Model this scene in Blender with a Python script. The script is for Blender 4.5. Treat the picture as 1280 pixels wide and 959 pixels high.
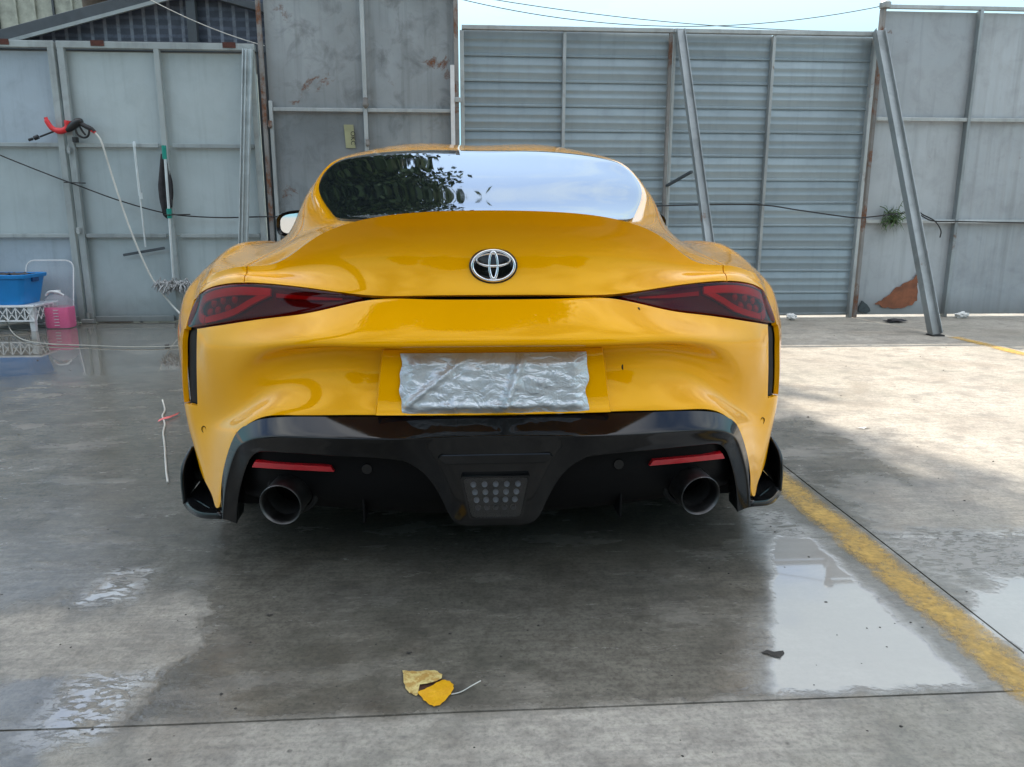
import bpy, bmesh, math, random
import numpy as np
from mathutils import Vector, Matrix, noise as mnoise

R = math.radians
for _o in list(bpy.data.objects):
    bpy.data.objects.remove(_o)
scene = bpy.context.scene
COL = scene.collection

# ------------------------------------------------------------------ camera
# world: X right, Y forward (along the parked car), Z up; origin on the ground under the car's rear bumper
CAM = Vector((-0.0745, -1.75, 0.97))
YAW, PITCH, ROLL = 0.0650, 0.2153, 0.0018
cam_d = bpy.data.cameras.new('camera'); cam = bpy.data.objects.new('camera', cam_d); COL.objects.link(cam)
cam_d.sensor_width = 36.0; cam_d.lens = 36.0 * 961.0 / 1280.0
cam_d.clip_start = 0.05; cam_d.clip_end = 2000
_f = Vector((math.sin(YAW) * math.cos(PITCH), math.cos(YAW) * math.cos(PITCH), -math.sin(PITCH)))
_r = Vector((math.cos(YAW), -math.sin(YAW), 0)); _u = _r.cross(_f)
_r2 = math.cos(ROLL) * _r + math.sin(ROLL) * _u; _u2 = -math.sin(ROLL) * _r + math.cos(ROLL) * _u
cam.matrix_world = Matrix(((_r2.x, _u2.x, -_f.x, CAM.x), (_r2.y, _u2.y, -_f.y, CAM.y), (_r2.z, _u2.z, -_f.z, CAM.z), (0, 0, 0, 1)))
scene.camera = cam

# ------------------------------------------------------------------ sky and sun (sun stands high beyond the fence, a little to the left)
SUN_EL, SUN_AZ = R(57), R(-10)            # azimuth measured from +Y towards +X
world = bpy.data.worlds.new('World'); scene.world = world; world.use_nodes = True
wn, wl = world.node_tree.nodes, world.node_tree.links
for n in list(wn): wn.remove(n)
w_out = wn.new('ShaderNodeOutputWorld'); w_bg = wn.new('ShaderNodeBackground'); w_bg.inputs[1].default_value = 0.11
w_sky = wn.new('ShaderNodeTexSky'); w_sky.sky_type = 'NISHITA'; w_sky.sun_disc = False
w_sky.sun_elevation = SUN_EL; w_sky.sun_rotation = SUN_AZ; w_sky.air_density = 1.0; w_sky.dust_density = 0.3; w_sky.ozone_density = 1.0
w_tc = wn.new('ShaderNodeTexCoord'); w_sep = wn.new('ShaderNodeSeparateXYZ'); wl.new(w_tc.outputs['Generated'], w_sep.inputs[0])
w_max = wn.new('ShaderNodeMath'); w_max.operation = 'MAXIMUM'; w_max.inputs[1].default_value = 0.0; wl.new(w_sep.outputs[2], w_max.inputs[0])
w_add = wn.new('ShaderNodeMath'); w_add.operation = 'ADD'; w_add.inputs[1].default_value = 0.12; wl.new(w_max.outputs[0], w_add.inputs[0])
w_div = wn.new('ShaderNodeVectorMath'); w_div.operation = 'DIVIDE'; wl.new(w_tc.outputs['Generated'], w_div.inputs[0])
w_cmb = wn.new('ShaderNodeCombineXYZ'); w_cmb.inputs[2].default_value = 1.0
wl.new(w_add.outputs[0], w_cmb.inputs[0]); wl.new(w_add.outputs[0], w_cmb.inputs[1]); wl.new(w_cmb.outputs[0], w_div.inputs[1])
w_map = wn.new('ShaderNodeMapping'); w_map.inputs['Scale'].default_value = (1.0, 1.5, 0.35); w_map.inputs['Location'].default_value = (0.3, 0.9, 0)
wl.new(w_div.outputs[0], w_map.inputs[0])
w_n = wn.new('ShaderNodeTexNoise'); w_n.inputs['Scale'].default_value = 1.15; w_n.inputs['Detail'].default_value = 9; w_n.inputs['Roughness'].default_value = 0.62; w_n.inputs['Distortion'].default_value = 0.35
wl.new(w_map.outputs[0], w_n.inputs['Vector'])
w_cr = wn.new('ShaderNodeValToRGB'); w_cr.color_ramp.elements[0].position = 0.40; w_cr.color_ramp.elements[1].position = 0.60
w_cr.color_ramp.elements[0].color = (0, 0, 0, 1); w_cr.color_ramp.elements[1].color = (0.92, 0.92, 0.92, 1)
wl.new(w_n.outputs['Fac'], w_cr.inputs[0])
w_mix = wn.new('ShaderNodeMix'); w_mix.data_type = 'RGBA'; w_cl = wn.new('ShaderNodeMix'); w_cl.data_type = 'RGBA'; w_cl.inputs[6].default_value = (1.0, 2.25, 2.75, 1); w_cl.inputs[7].default_value = (14.5, 14.2, 13.8, 1); w_sq = wn.new('ShaderNodeMath'); w_sq.operation = 'POWER'; w_sq.inputs[1].default_value = 1.5; wl.new(w_max.outputs[0], w_sq.inputs[0]); wl.new(w_sq.outputs[0], w_cl.inputs[0])   # cloud layer: overhead several times as bright as at the horizon (overcast law)
wl.new(w_cl.outputs[2], w_mix.inputs[7])
w_hz = wn.new('ShaderNodeMapRange'); w_hz.inputs[1].default_value = 0.20; w_hz.inputs[2].default_value = 0.50; w_hz.inputs[3].default_value = 0.96; w_hz.inputs[4].default_value = 0.0; wl.new(w_max.outputs[0], w_hz.inputs[0])
w_mx = wn.new('ShaderNodeMath'); w_mx.operation = 'MAXIMUM'; wl.new(w_cr.outputs[0], w_mx.inputs[0]); wl.new(w_hz.outputs[0], w_mx.inputs[1])   # haze closes the layer towards the horizon
wl.new(w_mx.outputs[0], w_mix.inputs[0]); wl.new(w_sky.outputs[0], w_mix.inputs[6])
wl.new(w_mix.outputs[2], w_bg.inputs[0]); wl.new(w_bg.outputs[0], w_out.inputs[0])

sun_d = bpy.data.lights.new('sun', 'SUN'); sun = bpy.data.objects.new('sun', sun_d); COL.objects.link(sun)
sun_d.energy = 2.35; sun_d.angle = R(0.53); sun_d.color = (1.0, 0.90, 0.76)
_sd = Vector((math.sin(SUN_AZ) * math.cos(SUN_EL), math.cos(SUN_AZ) * math.cos(SUN_EL), math.sin(SUN_EL)))   # towards the sun
sun.rotation_euler = _sd.to_track_quat('Z', 'Y').to_euler(); sun.location = (0, 0, 30)

scene.view_settings.view_transform = 'Standard'; scene.view_settings.look = 'None'
scene.view_settings.exposure = 1.62; scene.view_settings.gamma = 1.0; scene.view_settings.use_curve_mapping = False
scene.render.engine = 'CYCLES'

# ------------------------------------------------------------------ helpers
def tag(o, label=None, cat=None, group=None, kind=None):
    if label: o['label'] = label
    if cat: o['category'] = cat
    if group: o['group'] = group
    if kind: o['kind'] = kind
    return o

def empty(name, loc, label=None, cat=None, group=None):
    o = bpy.data.objects.new(name, None); COL.objects.link(o); o.location = loc; o.empty_display_size = 0.1
    return tag(o, label, cat, group)

def world_loc(o):
    v = Vector(o.location)
    while o.parent:
        o = o.parent; v = v + Vector(o.location)
    return v

def link_mesh(name, me, mat=None, parent=None, smooth=None):
    """mesh data is in world coordinates; the object's origin moves to its box centre-bottom"""
    n = len(me.vertices)
    co = np.empty(n * 3); me.vertices.foreach_get('co', co); co = co.reshape(-1, 3)
    org = np.array([(co[:, 0].min() + co[:, 0].max()) / 2, (co[:, 1].min() + co[:, 1].max()) / 2, co[:, 2].min()])
    me.vertices.foreach_set('co', (co - org).ravel())
    o = bpy.data.objects.new(name, me); COL.objects.link(o)
    if mat: me.materials.append(mat)
    if parent is not None:
        o.parent = parent; org = org - np.array(world_loc(parent))
    o.location = org
    if smooth is not None:
        me.polygons.foreach_set('use_smooth', [True] * len(me.polygons))
        me.set_sharp_from_angle(angle=R(smooth))
    return o

class MB:
    def __init__(self): self.v = []; self.f = []
    def add(self, vs, fs):
        b = len(self.v); self.v += [tuple(x) for x in vs]; self.f += [tuple(i + b for i in f) for f in fs]; return self
    def box(self, c, s, M=None, ch=0.0):
        hx, hy, hz = s[0] / 2, s[1] / 2, s[2] / 2
        vs = [Vector((x * hx, y * hy, z * hz)) for x in (-1, 1) for y in (-1, 1) for z in (-1, 1)]
        if M is not None: vs = [M @ v for v in vs]
        c = Vector(c); vs = [v + c for v in vs]
        return self.add(vs, [(0, 1, 3, 2), (4, 6, 7, 5), (0, 4, 5, 1), (2, 3, 7, 6), (0, 2, 6, 4), (1, 5, 7, 3)])
    def box2(self, a, b):
        return self.box([(a[i] + b[i]) / 2 for i in range(3)], [abs(b[i] - a[i]) for i in range(3)])
    def bar(self, p0, p1, w, h, up=(0, 0, 1)):
        p0, p1 = Vector(p0), Vector(p1); d = p1 - p0; L = d.length; d.normalize()
        s = d.cross(Vector(up)).normalized(); u = s.cross(d).normalized()
        M = Matrix((s, d, u)).transposed()
        return self.box((p0 + p1) / 2, (w, L, h), M)
    def tube(self, pts, r, n=8, cap=True):
        pts = [Vector(p) for p in pts]; m = len(pts)
        rs = r if hasattr(r, '__len__') else [r] * m
        t0 = (pts[1] - pts[0]).normalized(); a = t0.orthogonal().normalized(); rings = []
        for i in range(m):
            t = (pts[min(i + 1, m - 1)] - pts[max(i - 1, 0)]).normalized()
            a = (a - t * a.dot(t)).normalized(); b = t.cross(a)
            rings.append([pts[i] + rs[i] * (math.cos(2 * math.pi * k / n) * a + math.sin(2 * math.pi * k / n) * b) for k in range(n)])
        vs = [v for rg in rings for v in rg]
        fs = [(i * n + k, i * n + (k + 1) % n, (i + 1) * n + (k + 1) % n, (i + 1) * n + k) for i in range(m - 1) for k in range(n)]
        if cap: fs += [tuple(range(n))[::-1], tuple((m - 1) * n + k for k in range(n))]
        return self.add(vs, fs)
    def lathe(self, c, prof, n=24, axis=(0, 0, 1), closed=False):
        """prof = [(r, h)] round an axis through c"""
        ax = Vector(axis).normalized(); a = ax.orthogonal().normalized(); b = ax.cross(a); c = Vector(c)
        vs = [c + ax * h + r * (math.cos(2 * math.pi * k / n) * a + math.sin(2 * math.pi * k / n) * b) for r, h in prof for k in range(n)]
        m = len(prof); rg = range(m if closed else m - 1)
        fs = [(i * n + k, i * n + (k + 1) % n, ((i + 1) % m) * n + (k + 1) % n, ((i + 1) % m) * n + k) for i in rg for k in range(n)]
        return self.add(vs, fs)
    def grid(self, P):
        nr, nc = len(P), len(P[0])
        return self.add([p for row in P for p in row], [(i * nc + j, i * nc + j + 1, (i + 1) * nc + j + 1, (i + 1) * nc + j) for i in range(nr - 1) for j in range(nc - 1)])
    def prism(self, poly, y0, y1):
        """polygon in XZ extruded along Y"""
        n = len(poly); vs = [(x, y0, z) for x, z in poly] + [(x, y1, z) for x, z in poly]
        fs = [tuple(range(n)), tuple(range(2 * n - 1, n - 1, -1))] + [(k, (k + 1) % n + 0, (k + 1) % n + n, k + n) for k in range(n)]
        return self.add(vs, fs)
    def build(self, name, mat, parent=None, smooth=None, bevel=0.0, fix=True):
        me = bpy.data.meshes.new(name); me.from_pydata(self.v, [], self.f); me.update()
        if fix:
            bm = bmesh.new(); bm.from_mesh(me); bmesh.ops.recalc_face_normals(bm, faces=bm.faces); bm.to_mesh(me); bm.free()
        o = link_mesh(name, me, mat, parent, smooth)
        if bevel:
            m = o.modifiers.new('bevel', 'BEVEL'); m.width = bevel; m.segments = 2; m.limit_method = 'ANGLE'; m.angle_limit = R(40)
        return o

def smooth_pts(pts, n):
    """Catmull-Rom through points"""
    P = [Vector(p) for p in pts]; P = [2 * P[0] - P[1]] + P + [2 * P[-1] - P[-2]]; out = []
    for i in range(1, len(P) - 2):
        for k in range(n):
            t = k / n; a, b, c, d = P[i - 1], P[i], P[i + 1], P[i + 2]
            out.append(0.5 * ((2 * b) + (-a + c) * t + (2 * a - 5 * b + 4 * c - d) * t * t + (-a + 3 * b - 3 * c + d) * t ** 3))
    out.append(P[-2]); return out

# ------------------------------------------------------------------ materials
class NT:
    def __init__(self, name):
        self.m = bpy.data.materials.new(name); self.m.use_nodes = True; self.t = self.m.node_tree
        self.n, self.l = self.t.nodes, self.t.links
        self.b = self.n['Principled BSDF']; self.out = self.n['Material Output']
    def new(self, k, **kw):
        x = self.n.new(k)
        for a, v in kw.items(): setattr(x, a, v)
        return x
    def set(self, sock, v):
        if hasattr(v, 'is_linked') or hasattr(v, 'links'): self.l.new(v, sock)
        else:
            try: sock.default_value = v
            except Exception: sock.default_value = (*v, 1) if len(v) == 3 else v
    def P(self, **kw):
        names = dict(color='Base Color', rough='Roughness', metal='Metallic', spec='Specular IOR Level', coat='Coat Weight', coat_rough='Coat Roughness', ior='IOR', trans='Transmission Weight', normal='Normal', alpha='Alpha', sub='Subsurface Weight', sheen='Sheen Weight', coat_ior='Coat IOR')
        for k, v in kw.items(): self.set(self.b.inputs[names[k]], v)
        return self
    def math(self, op, a, b=0.0, clamp=False):
        x = self.new('ShaderNodeMath', operation=op, use_clamp=clamp); self.set(x.inputs[0], a); self.set(x.inputs[1], b); return x.outputs[0]
    def coord(self, kind='world', scale=(1, 1, 1), loc=(0, 0, 0), rot=(0, 0, 0)):
        if kind == 'world': src = self.new('ShaderNodeNewGeometry').outputs['Position']
        else: src = self.new('ShaderNodeTexCoord').outputs['Object']
        mp = self.new('ShaderNodeMapping'); mp.inputs['Scale'].default_value = scale; mp.inputs['Location'].default_value = loc; mp.inputs['Rotation'].default_value = rot
        self.l.new(src, mp.inputs[0]); return mp.outputs[0]
    def noise(self, vec, scale=5, detail=6, rough=0.55, dist=0.0):
        x = self.new('ShaderNodeTexNoise'); x.inputs['Scale'].default_value = scale; x.inputs['Detail'].default_value = detail; x.inputs['Roughness'].default_value = rough; x.inputs['Distortion'].default_value = dist
        self.l.new(vec, x.inputs['Vector']); return x.outputs['Fac']
    def voro(self, vec, scale=5, feature='F1'):
        x = self.new('ShaderNodeTexVoronoi', feature=feature); x.inputs['Scale'].default_value = scale; self.l.new(vec, x.inputs['Vector']); return x.outputs['Distance']
    def ramp(self, fac, *stops):
        x = self.new('ShaderNodeValToRGB'); e = x.color_ramp.elements
        while len(e) < len(stops): e.new(0.5)
        for k, (p, c) in enumerate(stops):
            e[k].position = p; e[k].color = (c, c, c, 1) if not hasattr(c, '__len__') else ((*c, 1) if len(c) == 3 else c)
        self.set(x.inputs[0], fac); return x.outputs[0]
    def mix(self, fac, a, b, blend='MIX'):
        x = self.new('ShaderNodeMix', data_type='RGBA', blend_type=blend); self.set(x.inputs[0], fac); self.set(x.inputs[6], a if hasattr(a, 'links') else (*a, 1)); self.set(x.inputs[7], b if hasattr(b, 'links') else (*b, 1)); return x.outputs[2]
    def bump(self, h, strength=0.3, dist=0.01, normal=None):
        x = self.new('ShaderNodeBump'); x.inputs['Strength'].default_value = strength; x.inputs['Distance'].default_value = dist
        self.l.new(h, x.inputs['Height'])
        if normal is not None: self.l.new(normal, x.inputs['Normal'])
        return x.outputs[0]

def simple(name, color, rough=0.5, metal=0.0, coat=0.0, var=0.12, scale=9.0, bump=0.0, bscale=60, spec=0.5, grime=0.0):
    t = NT(name); v = t.coord('object')
    n = t.noise(v, scale, 5, 0.6)
    lo = tuple(c * (1 - var) for c in color); hi = tuple(min(1, c * (1 + var)) for c in color)
    c = t.ramp(n, (0.3, lo), (0.7, hi))
    if grime:
        g = t.noise(v, scale * 0.45, 8, 0.7); c = t.mix(t.ramp(g, (0.45, 0.0), (0.75, grime)), c, (0.05, 0.045, 0.04))
    t.P(color=c, rough=t.ramp(n, (0.2, max(0.02, rough * 0.8)), (0.8, min(1, rough * 1.25))), metal=metal, coat=coat, spec=spec)
    if bump: t.P(normal=t.bump(t.noise(v, bscale, 4, 0.6), bump, 0.003))
    return t.m

M = {}
# car paint: solid warm yellow under clear coat, very faint orange peel
t = NT('yellow_paint'); v = t.coord('world')
nz = t.noise(v, 3.0, 4, 0.6); t.P(color=t.ramp(nz, (0.3, (0.84, 0.365, 0.0005)), (0.7, (0.88, 0.392, 0.0008))))
dr = t.ramp(t.voro(v, 55.0), (0.04, 1.0), (0.09, 0.0)); drm = t.math('MULTIPLY', dr, t.ramp(t.noise(v, 7, 3), (0.56, 0.0), (0.64, 1.0)))
pe = t.bump(t.noise(v, 240, 2, 0.5), 0.008, 0.001)
t.b.inputs['Specular Tint'].default_value = (1.0, 0.70, 0.04, 1)
t.P(rough=t.ramp(t.noise(v, 12, 6, 0.65), (0.35, 0.05), (0.7, 0.10)), coat=0.34, coat_ior=1.40, coat_rough=t.ramp(t.noise(v, 22, 6, 0.7), (0.45, 0.012), (0.8, 0.05)), spec=0.6)
t.l.new(t.bump(drm, 0.35, 0.0012, pe), t.b.inputs['Coat Normal']); M['paint'] = t.m
# gloss black plastic
t = NT('gloss_black'); v = t.coord('world')
t.P(color=t.ramp(t.noise(v, 10, 6, 0.7), (0.4, (0.0035, 0.0038, 0.0045)), (0.75, (0.009, 0.009, 0.009))), rough=t.ramp(t.noise(v, 16, 7, 0.7), (0.35, 0.035), (0.75, 0.12)), spec=0.36)
M['gloss'] = t.m
M['black'] = simple('matte_black_plastic', (0.004, 0.004, 0.0045), 0.5, bump=0.15, bscale=300, spec=0.1)
M['rubber'] = simple('tyre_rubber', (0.018, 0.018, 0.018), 0.8, bump=0.2, bscale=120)
M['steel_dark'] = simple('exhaust_steel', (0.10, 0.097, 0.095), 0.42, metal=1.0, var=0.35, scale=20)
M['chrome'] = simple('chrome', (0.75, 0.76, 0.78), 0.10, metal=1.0, var=0.05)
M['rim'] = simple('dark_alloy', (0.06, 0.06, 0.065), 0.35, metal=0.8)
M['soot_and_shade'] = simple('soot_and_shade', (0.006, 0.006, 0.006), 0.95)  # soot, and black painted for shade round exhaust and behind corner blade
M['reflector'] = simple('red_reflector', (0.42, 0.006, 0.012), 0.22, coat=0.6, bump=0.5, bscale=500)
M['guide'] = simple('red_light_guide', (0.80, 0.004, 0.012), 0.2, coat=0.5)
M['guide_dim'] = simple('dim_red_light_guide', (0.50, 0.010, 0.022), 0.3, coat=0.5)
M['housing'] = simple('lamp_housing', (0.12, 0.008, 0.016), 0.3, bump=0.6, bscale=160)
M['cup'] = simple('led_reflector', (0.42, 0.43, 0.45), 0.3, metal=0.3, var=0.3, scale=60)
M['mirror'] = simple('mirror_glass', (0.85, 0.87, 0.9), 0.03, metal=1.0, var=0.02)
# window glass: privacy-dark with mirror-like sky reflections, thin water film streaks
t = NT('dark_window_glass'); v = t.coord('world')
t.P(color=(0.010, 0.013, 0.015), rough=t.ramp(t.noise(v, 9, 6, 0.7), (0.4, 0.01), (0.8, 0.05)), ior=1.52, spec=0.5, coat=0.45, coat_rough=0.012)
t.P(normal=t.bump(t.noise(v, 4.0, 2, 0.5), 0.006, 0.01)); M['glass'] = t.m
# tail lamp lens: tinted transparent shell with a gloss layer
t = NT('tail_lamp_lens'); v = t.coord('world')
tr = t.new('ShaderNodeBsdfTransparent'); tr.inputs[0].default_value = (0.64, 0.075, 0.095, 1)
gl = t.new('ShaderNodeBsdfGlossy'); gl.inputs['Roughness'].default_value = 0.04; gl.inputs[0].default_value = (1, 1, 1, 1)
lw = t.new('ShaderNodeFresnel'); lw.inputs[0].default_value = 1.27
ms = t.new('ShaderNodeMixShader'); t.l.new(lw.outputs[0], ms.inputs[0]); t.l.new(tr.outputs[0], ms.inputs[1]); t.l.new(gl.outputs[0], ms.inputs[2]); t.l.new(ms.outputs[0], t.out.inputs[0])
M['lens'] = t.m
t = NT('clear_lamp_lens')
tr = t.new('ShaderNodeBsdfTransparent'); tr.inputs[0].default_value = (0.82, 0.84, 0.87, 1)
gl = t.new('ShaderNodeBsdfGlossy'); gl.inputs['Roughness'].default_value = 0.05
lw = t.new('ShaderNodeFresnel'); lw.inputs[0].default_value = 1.5
ms = t.new('ShaderNodeMixShader'); t.l.new(lw.outputs[0], ms.inputs[0]); t.l.new(tr.outputs[0], ms.inputs[1]); t.l.new(gl.outputs[0], ms.inputs[2]); t.l.new(ms.outputs[0], t.out.inputs[0])
M['clear'] = t.m
# silver cloth over the number plate
t = NT('silver_cloth'); v = t.coord('world')
t.P(color=t.ramp(t.noise(v, 25, 6, 0.65), (0.3, (0.46, 0.49, 0.52)), (0.7, (0.62, 0.655, 0.69))), rough=0.33, metal=0.5, spec=0.5)
rid = t.math('ABSOLUTE', t.math('SUBTRACT', t.noise(t.coord('world', scale=(1, 1, 1.5)), 16, 3, 0.55, 0.8), 0.5)); rid2 = t.math('ABSOLUTE', t.math('SUBTRACT', t.noise(t.coord('world', scale=(1, 1, 1.8), rot=(0, R(35), 0)), 38, 3, 0.55, 1.0), 0.5))
t.P(normal=t.bump(t.math('ADD', rid, t.math('MULTIPLY', rid2, 0.2)), 0.5, 0.024)); M['silver'] = t.m

# concrete: dry, damp and standing-water areas; the masks are wet stains; the near puddle stops where the car's reflection starts
def sbox(t, X, Y, x0, x1, y0, y1, soft):
    """soft box mask"""
    def edge(a, lo, hi):
        r = t.new('ShaderNodeMapRange', interpolation_type='SMOOTHSTEP'); t.set(r.inputs[0], a); r.inputs[1].default_value = lo; r.inputs[2].default_value = hi; return r.outputs[0]
    m = t.math('MULTIPLY', edge(X, x0 - soft, x0 + soft), t.math('SUBTRACT', 1.0, edge(X, x1 - soft, x1 + soft)))
    n = t.math('MULTIPLY', edge(Y, y0 - soft, y0 + soft), t.math('SUBTRACT', 1.0, edge(Y, y1 - soft, y1 + soft)))
    return t.math('MULTIPLY', m, n)
t = NT('concrete'); v = t.coord('world')
n1 = t.noise(v, 1.1, 7, 0.62, 0.3); n2 = t.noise(v, 6.5, 8, 0.66, 0.2); n3 = t.noise(v, 90, 5, 0.7)
br = t.noise(t.coord('world', scale=(7, 60, 1), rot=(0, 0, R(18))), 1.0, 5, 0.6)        # trowel streaks
sx = t.new('ShaderNodeSeparateXYZ'); t.l.new(t.new('ShaderNodeNewGeometry').outputs['Position'], sx.inputs[0])
wob = t.math('MULTIPLY', t.math('SUBTRACT', t.noise(v, 2.6, 5, 0.6), 0.5), 0.62)
wob2 = t.math('MULTIPLY', t.math('SUBTRACT', t.noise(t.coord('world', loc=(7, 3, 0)), 3.1, 5, 0.6), 0.5), 0.62)
wf = t.math('MULTIPLY', t.math('SUBTRACT', t.noise(v, 14, 4, 0.6), 0.5), 0.09)
X = t.math('ADD', t.math('ADD', sx.outputs[0], wob), wf); Y = t.math('ADD', t.math('ADD', sx.outputs[1], wob2), wf)
Xs = t.math('ADD', sx.outputs[0], wf); Ys = t.math('ADD', sx.outputs[1], wf)
def mx(*a):
    r = a[0]
    for b in a[1:]: r = t.math('MAXIMUM', r, b)
    return r
wet = mx(sbox(t, X, Y, -9, 1.30, 0.10, 9, 0.10), sbox(t, X, Ys, -0.72, 1.30, -0.385, 0.4, 0.03), sbox(t, X, Y, -9, -0.85, -1.3, -0.22, 0.05), sbox(t, X, Y, 1.2, 1.62, -0.25, 0.40, 0.05), sbox(t, X, Y, 1.2, 1.62, 0.85, 1.85, 0.09))
holes = t.math('MULTIPLY', t.ramp(t.noise(t.coord('world', scale=(1.2, 2.4, 1), loc=(2.2, 0.4, 0)), 1.9, 6, 0.6), (0.54, 0.0), (0.66, 0.75)), 1.0)
wet = t.math('MULTIPLY', wet, t.math('SUBTRACT', 1.0, t.math('MULTIPLY', holes, 0.5)), True)
Xr = t.math('SUBTRACT', Xs, t.math('MULTIPLY', Ys, 0.40))
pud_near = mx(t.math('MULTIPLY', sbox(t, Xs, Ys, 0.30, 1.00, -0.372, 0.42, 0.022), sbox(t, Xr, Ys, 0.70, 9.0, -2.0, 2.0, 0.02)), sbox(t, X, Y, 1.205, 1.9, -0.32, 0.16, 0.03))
pud = mx(pud_near, sbox(t, X, Y, -5.2, -1.6, 2.9, 5.8, 0.35))
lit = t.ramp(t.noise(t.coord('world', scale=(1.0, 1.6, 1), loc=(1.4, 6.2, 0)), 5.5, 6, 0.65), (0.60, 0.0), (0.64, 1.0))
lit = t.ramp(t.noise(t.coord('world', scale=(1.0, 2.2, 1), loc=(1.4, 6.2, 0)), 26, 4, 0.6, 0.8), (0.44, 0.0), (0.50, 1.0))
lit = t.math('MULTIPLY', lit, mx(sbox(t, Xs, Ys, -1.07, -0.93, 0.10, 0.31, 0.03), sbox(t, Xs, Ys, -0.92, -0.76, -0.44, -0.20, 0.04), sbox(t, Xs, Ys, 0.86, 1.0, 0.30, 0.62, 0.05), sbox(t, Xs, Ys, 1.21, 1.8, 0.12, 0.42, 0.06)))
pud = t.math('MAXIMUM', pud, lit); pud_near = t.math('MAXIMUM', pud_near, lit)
dryc = t.mix(t.ramp(n1, (0.32, 0.0), (0.7, 1.0)), (0.32, 0.292, 0.246), (0.47, 0.432, 0.37))
dryc = t.mix(t.ramp(n2, (0.34, 0.6), (0.52, 0.0)), dryc, (0.15, 0.137, 0.118))
n4 = t.noise(v, 28, 7, 0.7, 0.3)
dryc = t.mix(t.ramp(n4, (0.36, 0.38), (0.54, 0.0)), dryc, (0.14, 0.13, 0.115))
nb = t.noise(t.coord('world', loc=(3.3, 9.1, 0)), 2.1, 7, 0.68, 0.6)
dryc = t.mix(t.ramp(nb, (0.50, 0.0), (0.68, 0.55)), dryc, (0.20, 0.165, 0.125))
ng = t.noise(t.coord('world', loc=(8.3, 1.1, 0)), 0.9, 7, 0.66, 0.8)
dryc = t.mix(t.ramp(ng, (0.52, 0.0), (0.70, 0.5)), dryc, (0.17, 0.175, 0.135))
dryc = t.mix(t.ramp(n3, (0.36, 0.42), (0.54, 0.0)), dryc, (0.10, 0.095, 0.085))
dryc = t.mix(t.ramp(br, (0.38, 0.28), (0.56, 0.0)), dryc, (0.15, 0.143, 0.13))
scr = t.noise(t.coord('world', scale=(3.5, 42, 1), rot=(0, 0, R(-24))), 1.0, 6, 0.7, 0.3)
dryc = t.mix(t.ramp(scr, (0.64, 0.0), (0.72, 0.25)), dryc, (0.50, 0.47, 0.43))
spots = t.ramp(t.voro(v, 9.0), (0.035, 1.0), (0.06, 0.0)); spots = t.math('MULTIPLY', spots, t.ramp(n2, (0.5, 0.0), (0.6, 0.8)))
dryc = t.mix(spots, dryc, (0.045, 0.042, 0.04))
wetc = t.mix(1.0, dryc, (0.47, 0.468, 0.452), 'MULTIPLY')
c = t.mix(wet, dryc, wetc)
c = t.mix(t.math('MULTIPLY', pud_near, 0.7), c, (0.40, 0.385, 0.36))      # near puddles and glints paled to stand in for bright sky reflection
film = t.ramp(t.noise(t.coord('world', scale=(1.0, 3.2, 1), rot=(0, 0, R(10))), 5.0, 7, 0.66, 0.4), (0.34, 0.05), (0.66, 0.30))
wr = t.mix(wet, t.ramp(n2, (0.3, 0.55), (0.7, 0.8)), film)
t.P(spec=t.mix(pud, t.ramp(wet, (0.0, 0.5), (1.0, 0.8)), (1.0, 1.0, 1.0)))
rg = t.mix(pud, wr, (0.025, 0.025, 0.025))
hgt = t.math('ADD', t.math('MULTIPLY', n3, 0.5), t.math('ADD', t.math('MULTIPLY', n2, 0.8), t.math('MULTIPLY', br, 0.35)))
hgt = t.math('MULTIPLY', hgt, t.math('SUBTRACT', 1.0, t.math('MULTIPLY', t.math('MAXIMUM', pud, t.math('MULTIPLY', wet, 0.72)), 1.0)))
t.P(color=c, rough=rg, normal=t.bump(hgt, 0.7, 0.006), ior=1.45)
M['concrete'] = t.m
M['earth'] = simple('dry_earth', (0.20, 0.18, 0.15), 0.9, var=0.3, scale=0.6, bump=0.5, bscale=8)
M['joint'] = simple('joint_dirt', (0.075, 0.07, 0.062), 0.95)
# worn yellow line paint
t = NT('worn_yellow_paint'); v = t.coord('world')
wear = t.math('ADD', t.math('MULTIPLY', t.noise(v, 55, 6, 0.7), 0.6), t.math('MULTIPLY', t.noise(v, 4, 5, 0.6), 0.5))
sx = t.new('ShaderNodeSeparateXYZ'); t.l.new(t.coord('object'), sx.inputs[0])
ed = t.math('MULTIPLY', t.math('POWER', t.math('ABSOLUTE', t.math('DIVIDE', sx.outputs[0], 0.074)), 2.2), 0.30)
cov = t.ramp(t.math('ADD', wear, ed), (0.46, 1.0), (0.80, 0.0))
t.P(color=t.ramp(t.noise(v, 30, 6, 0.7), (0.3, (0.40, 0.23, 0.03)), (0.7, (0.62, 0.40, 0.085))), rough=0.6, alpha=t.math('MULTIPLY', cov, 0.9), normal=t.bump(t.noise(v, 90, 4), 0.4, 0.004))
M['line'] = t.m

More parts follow.
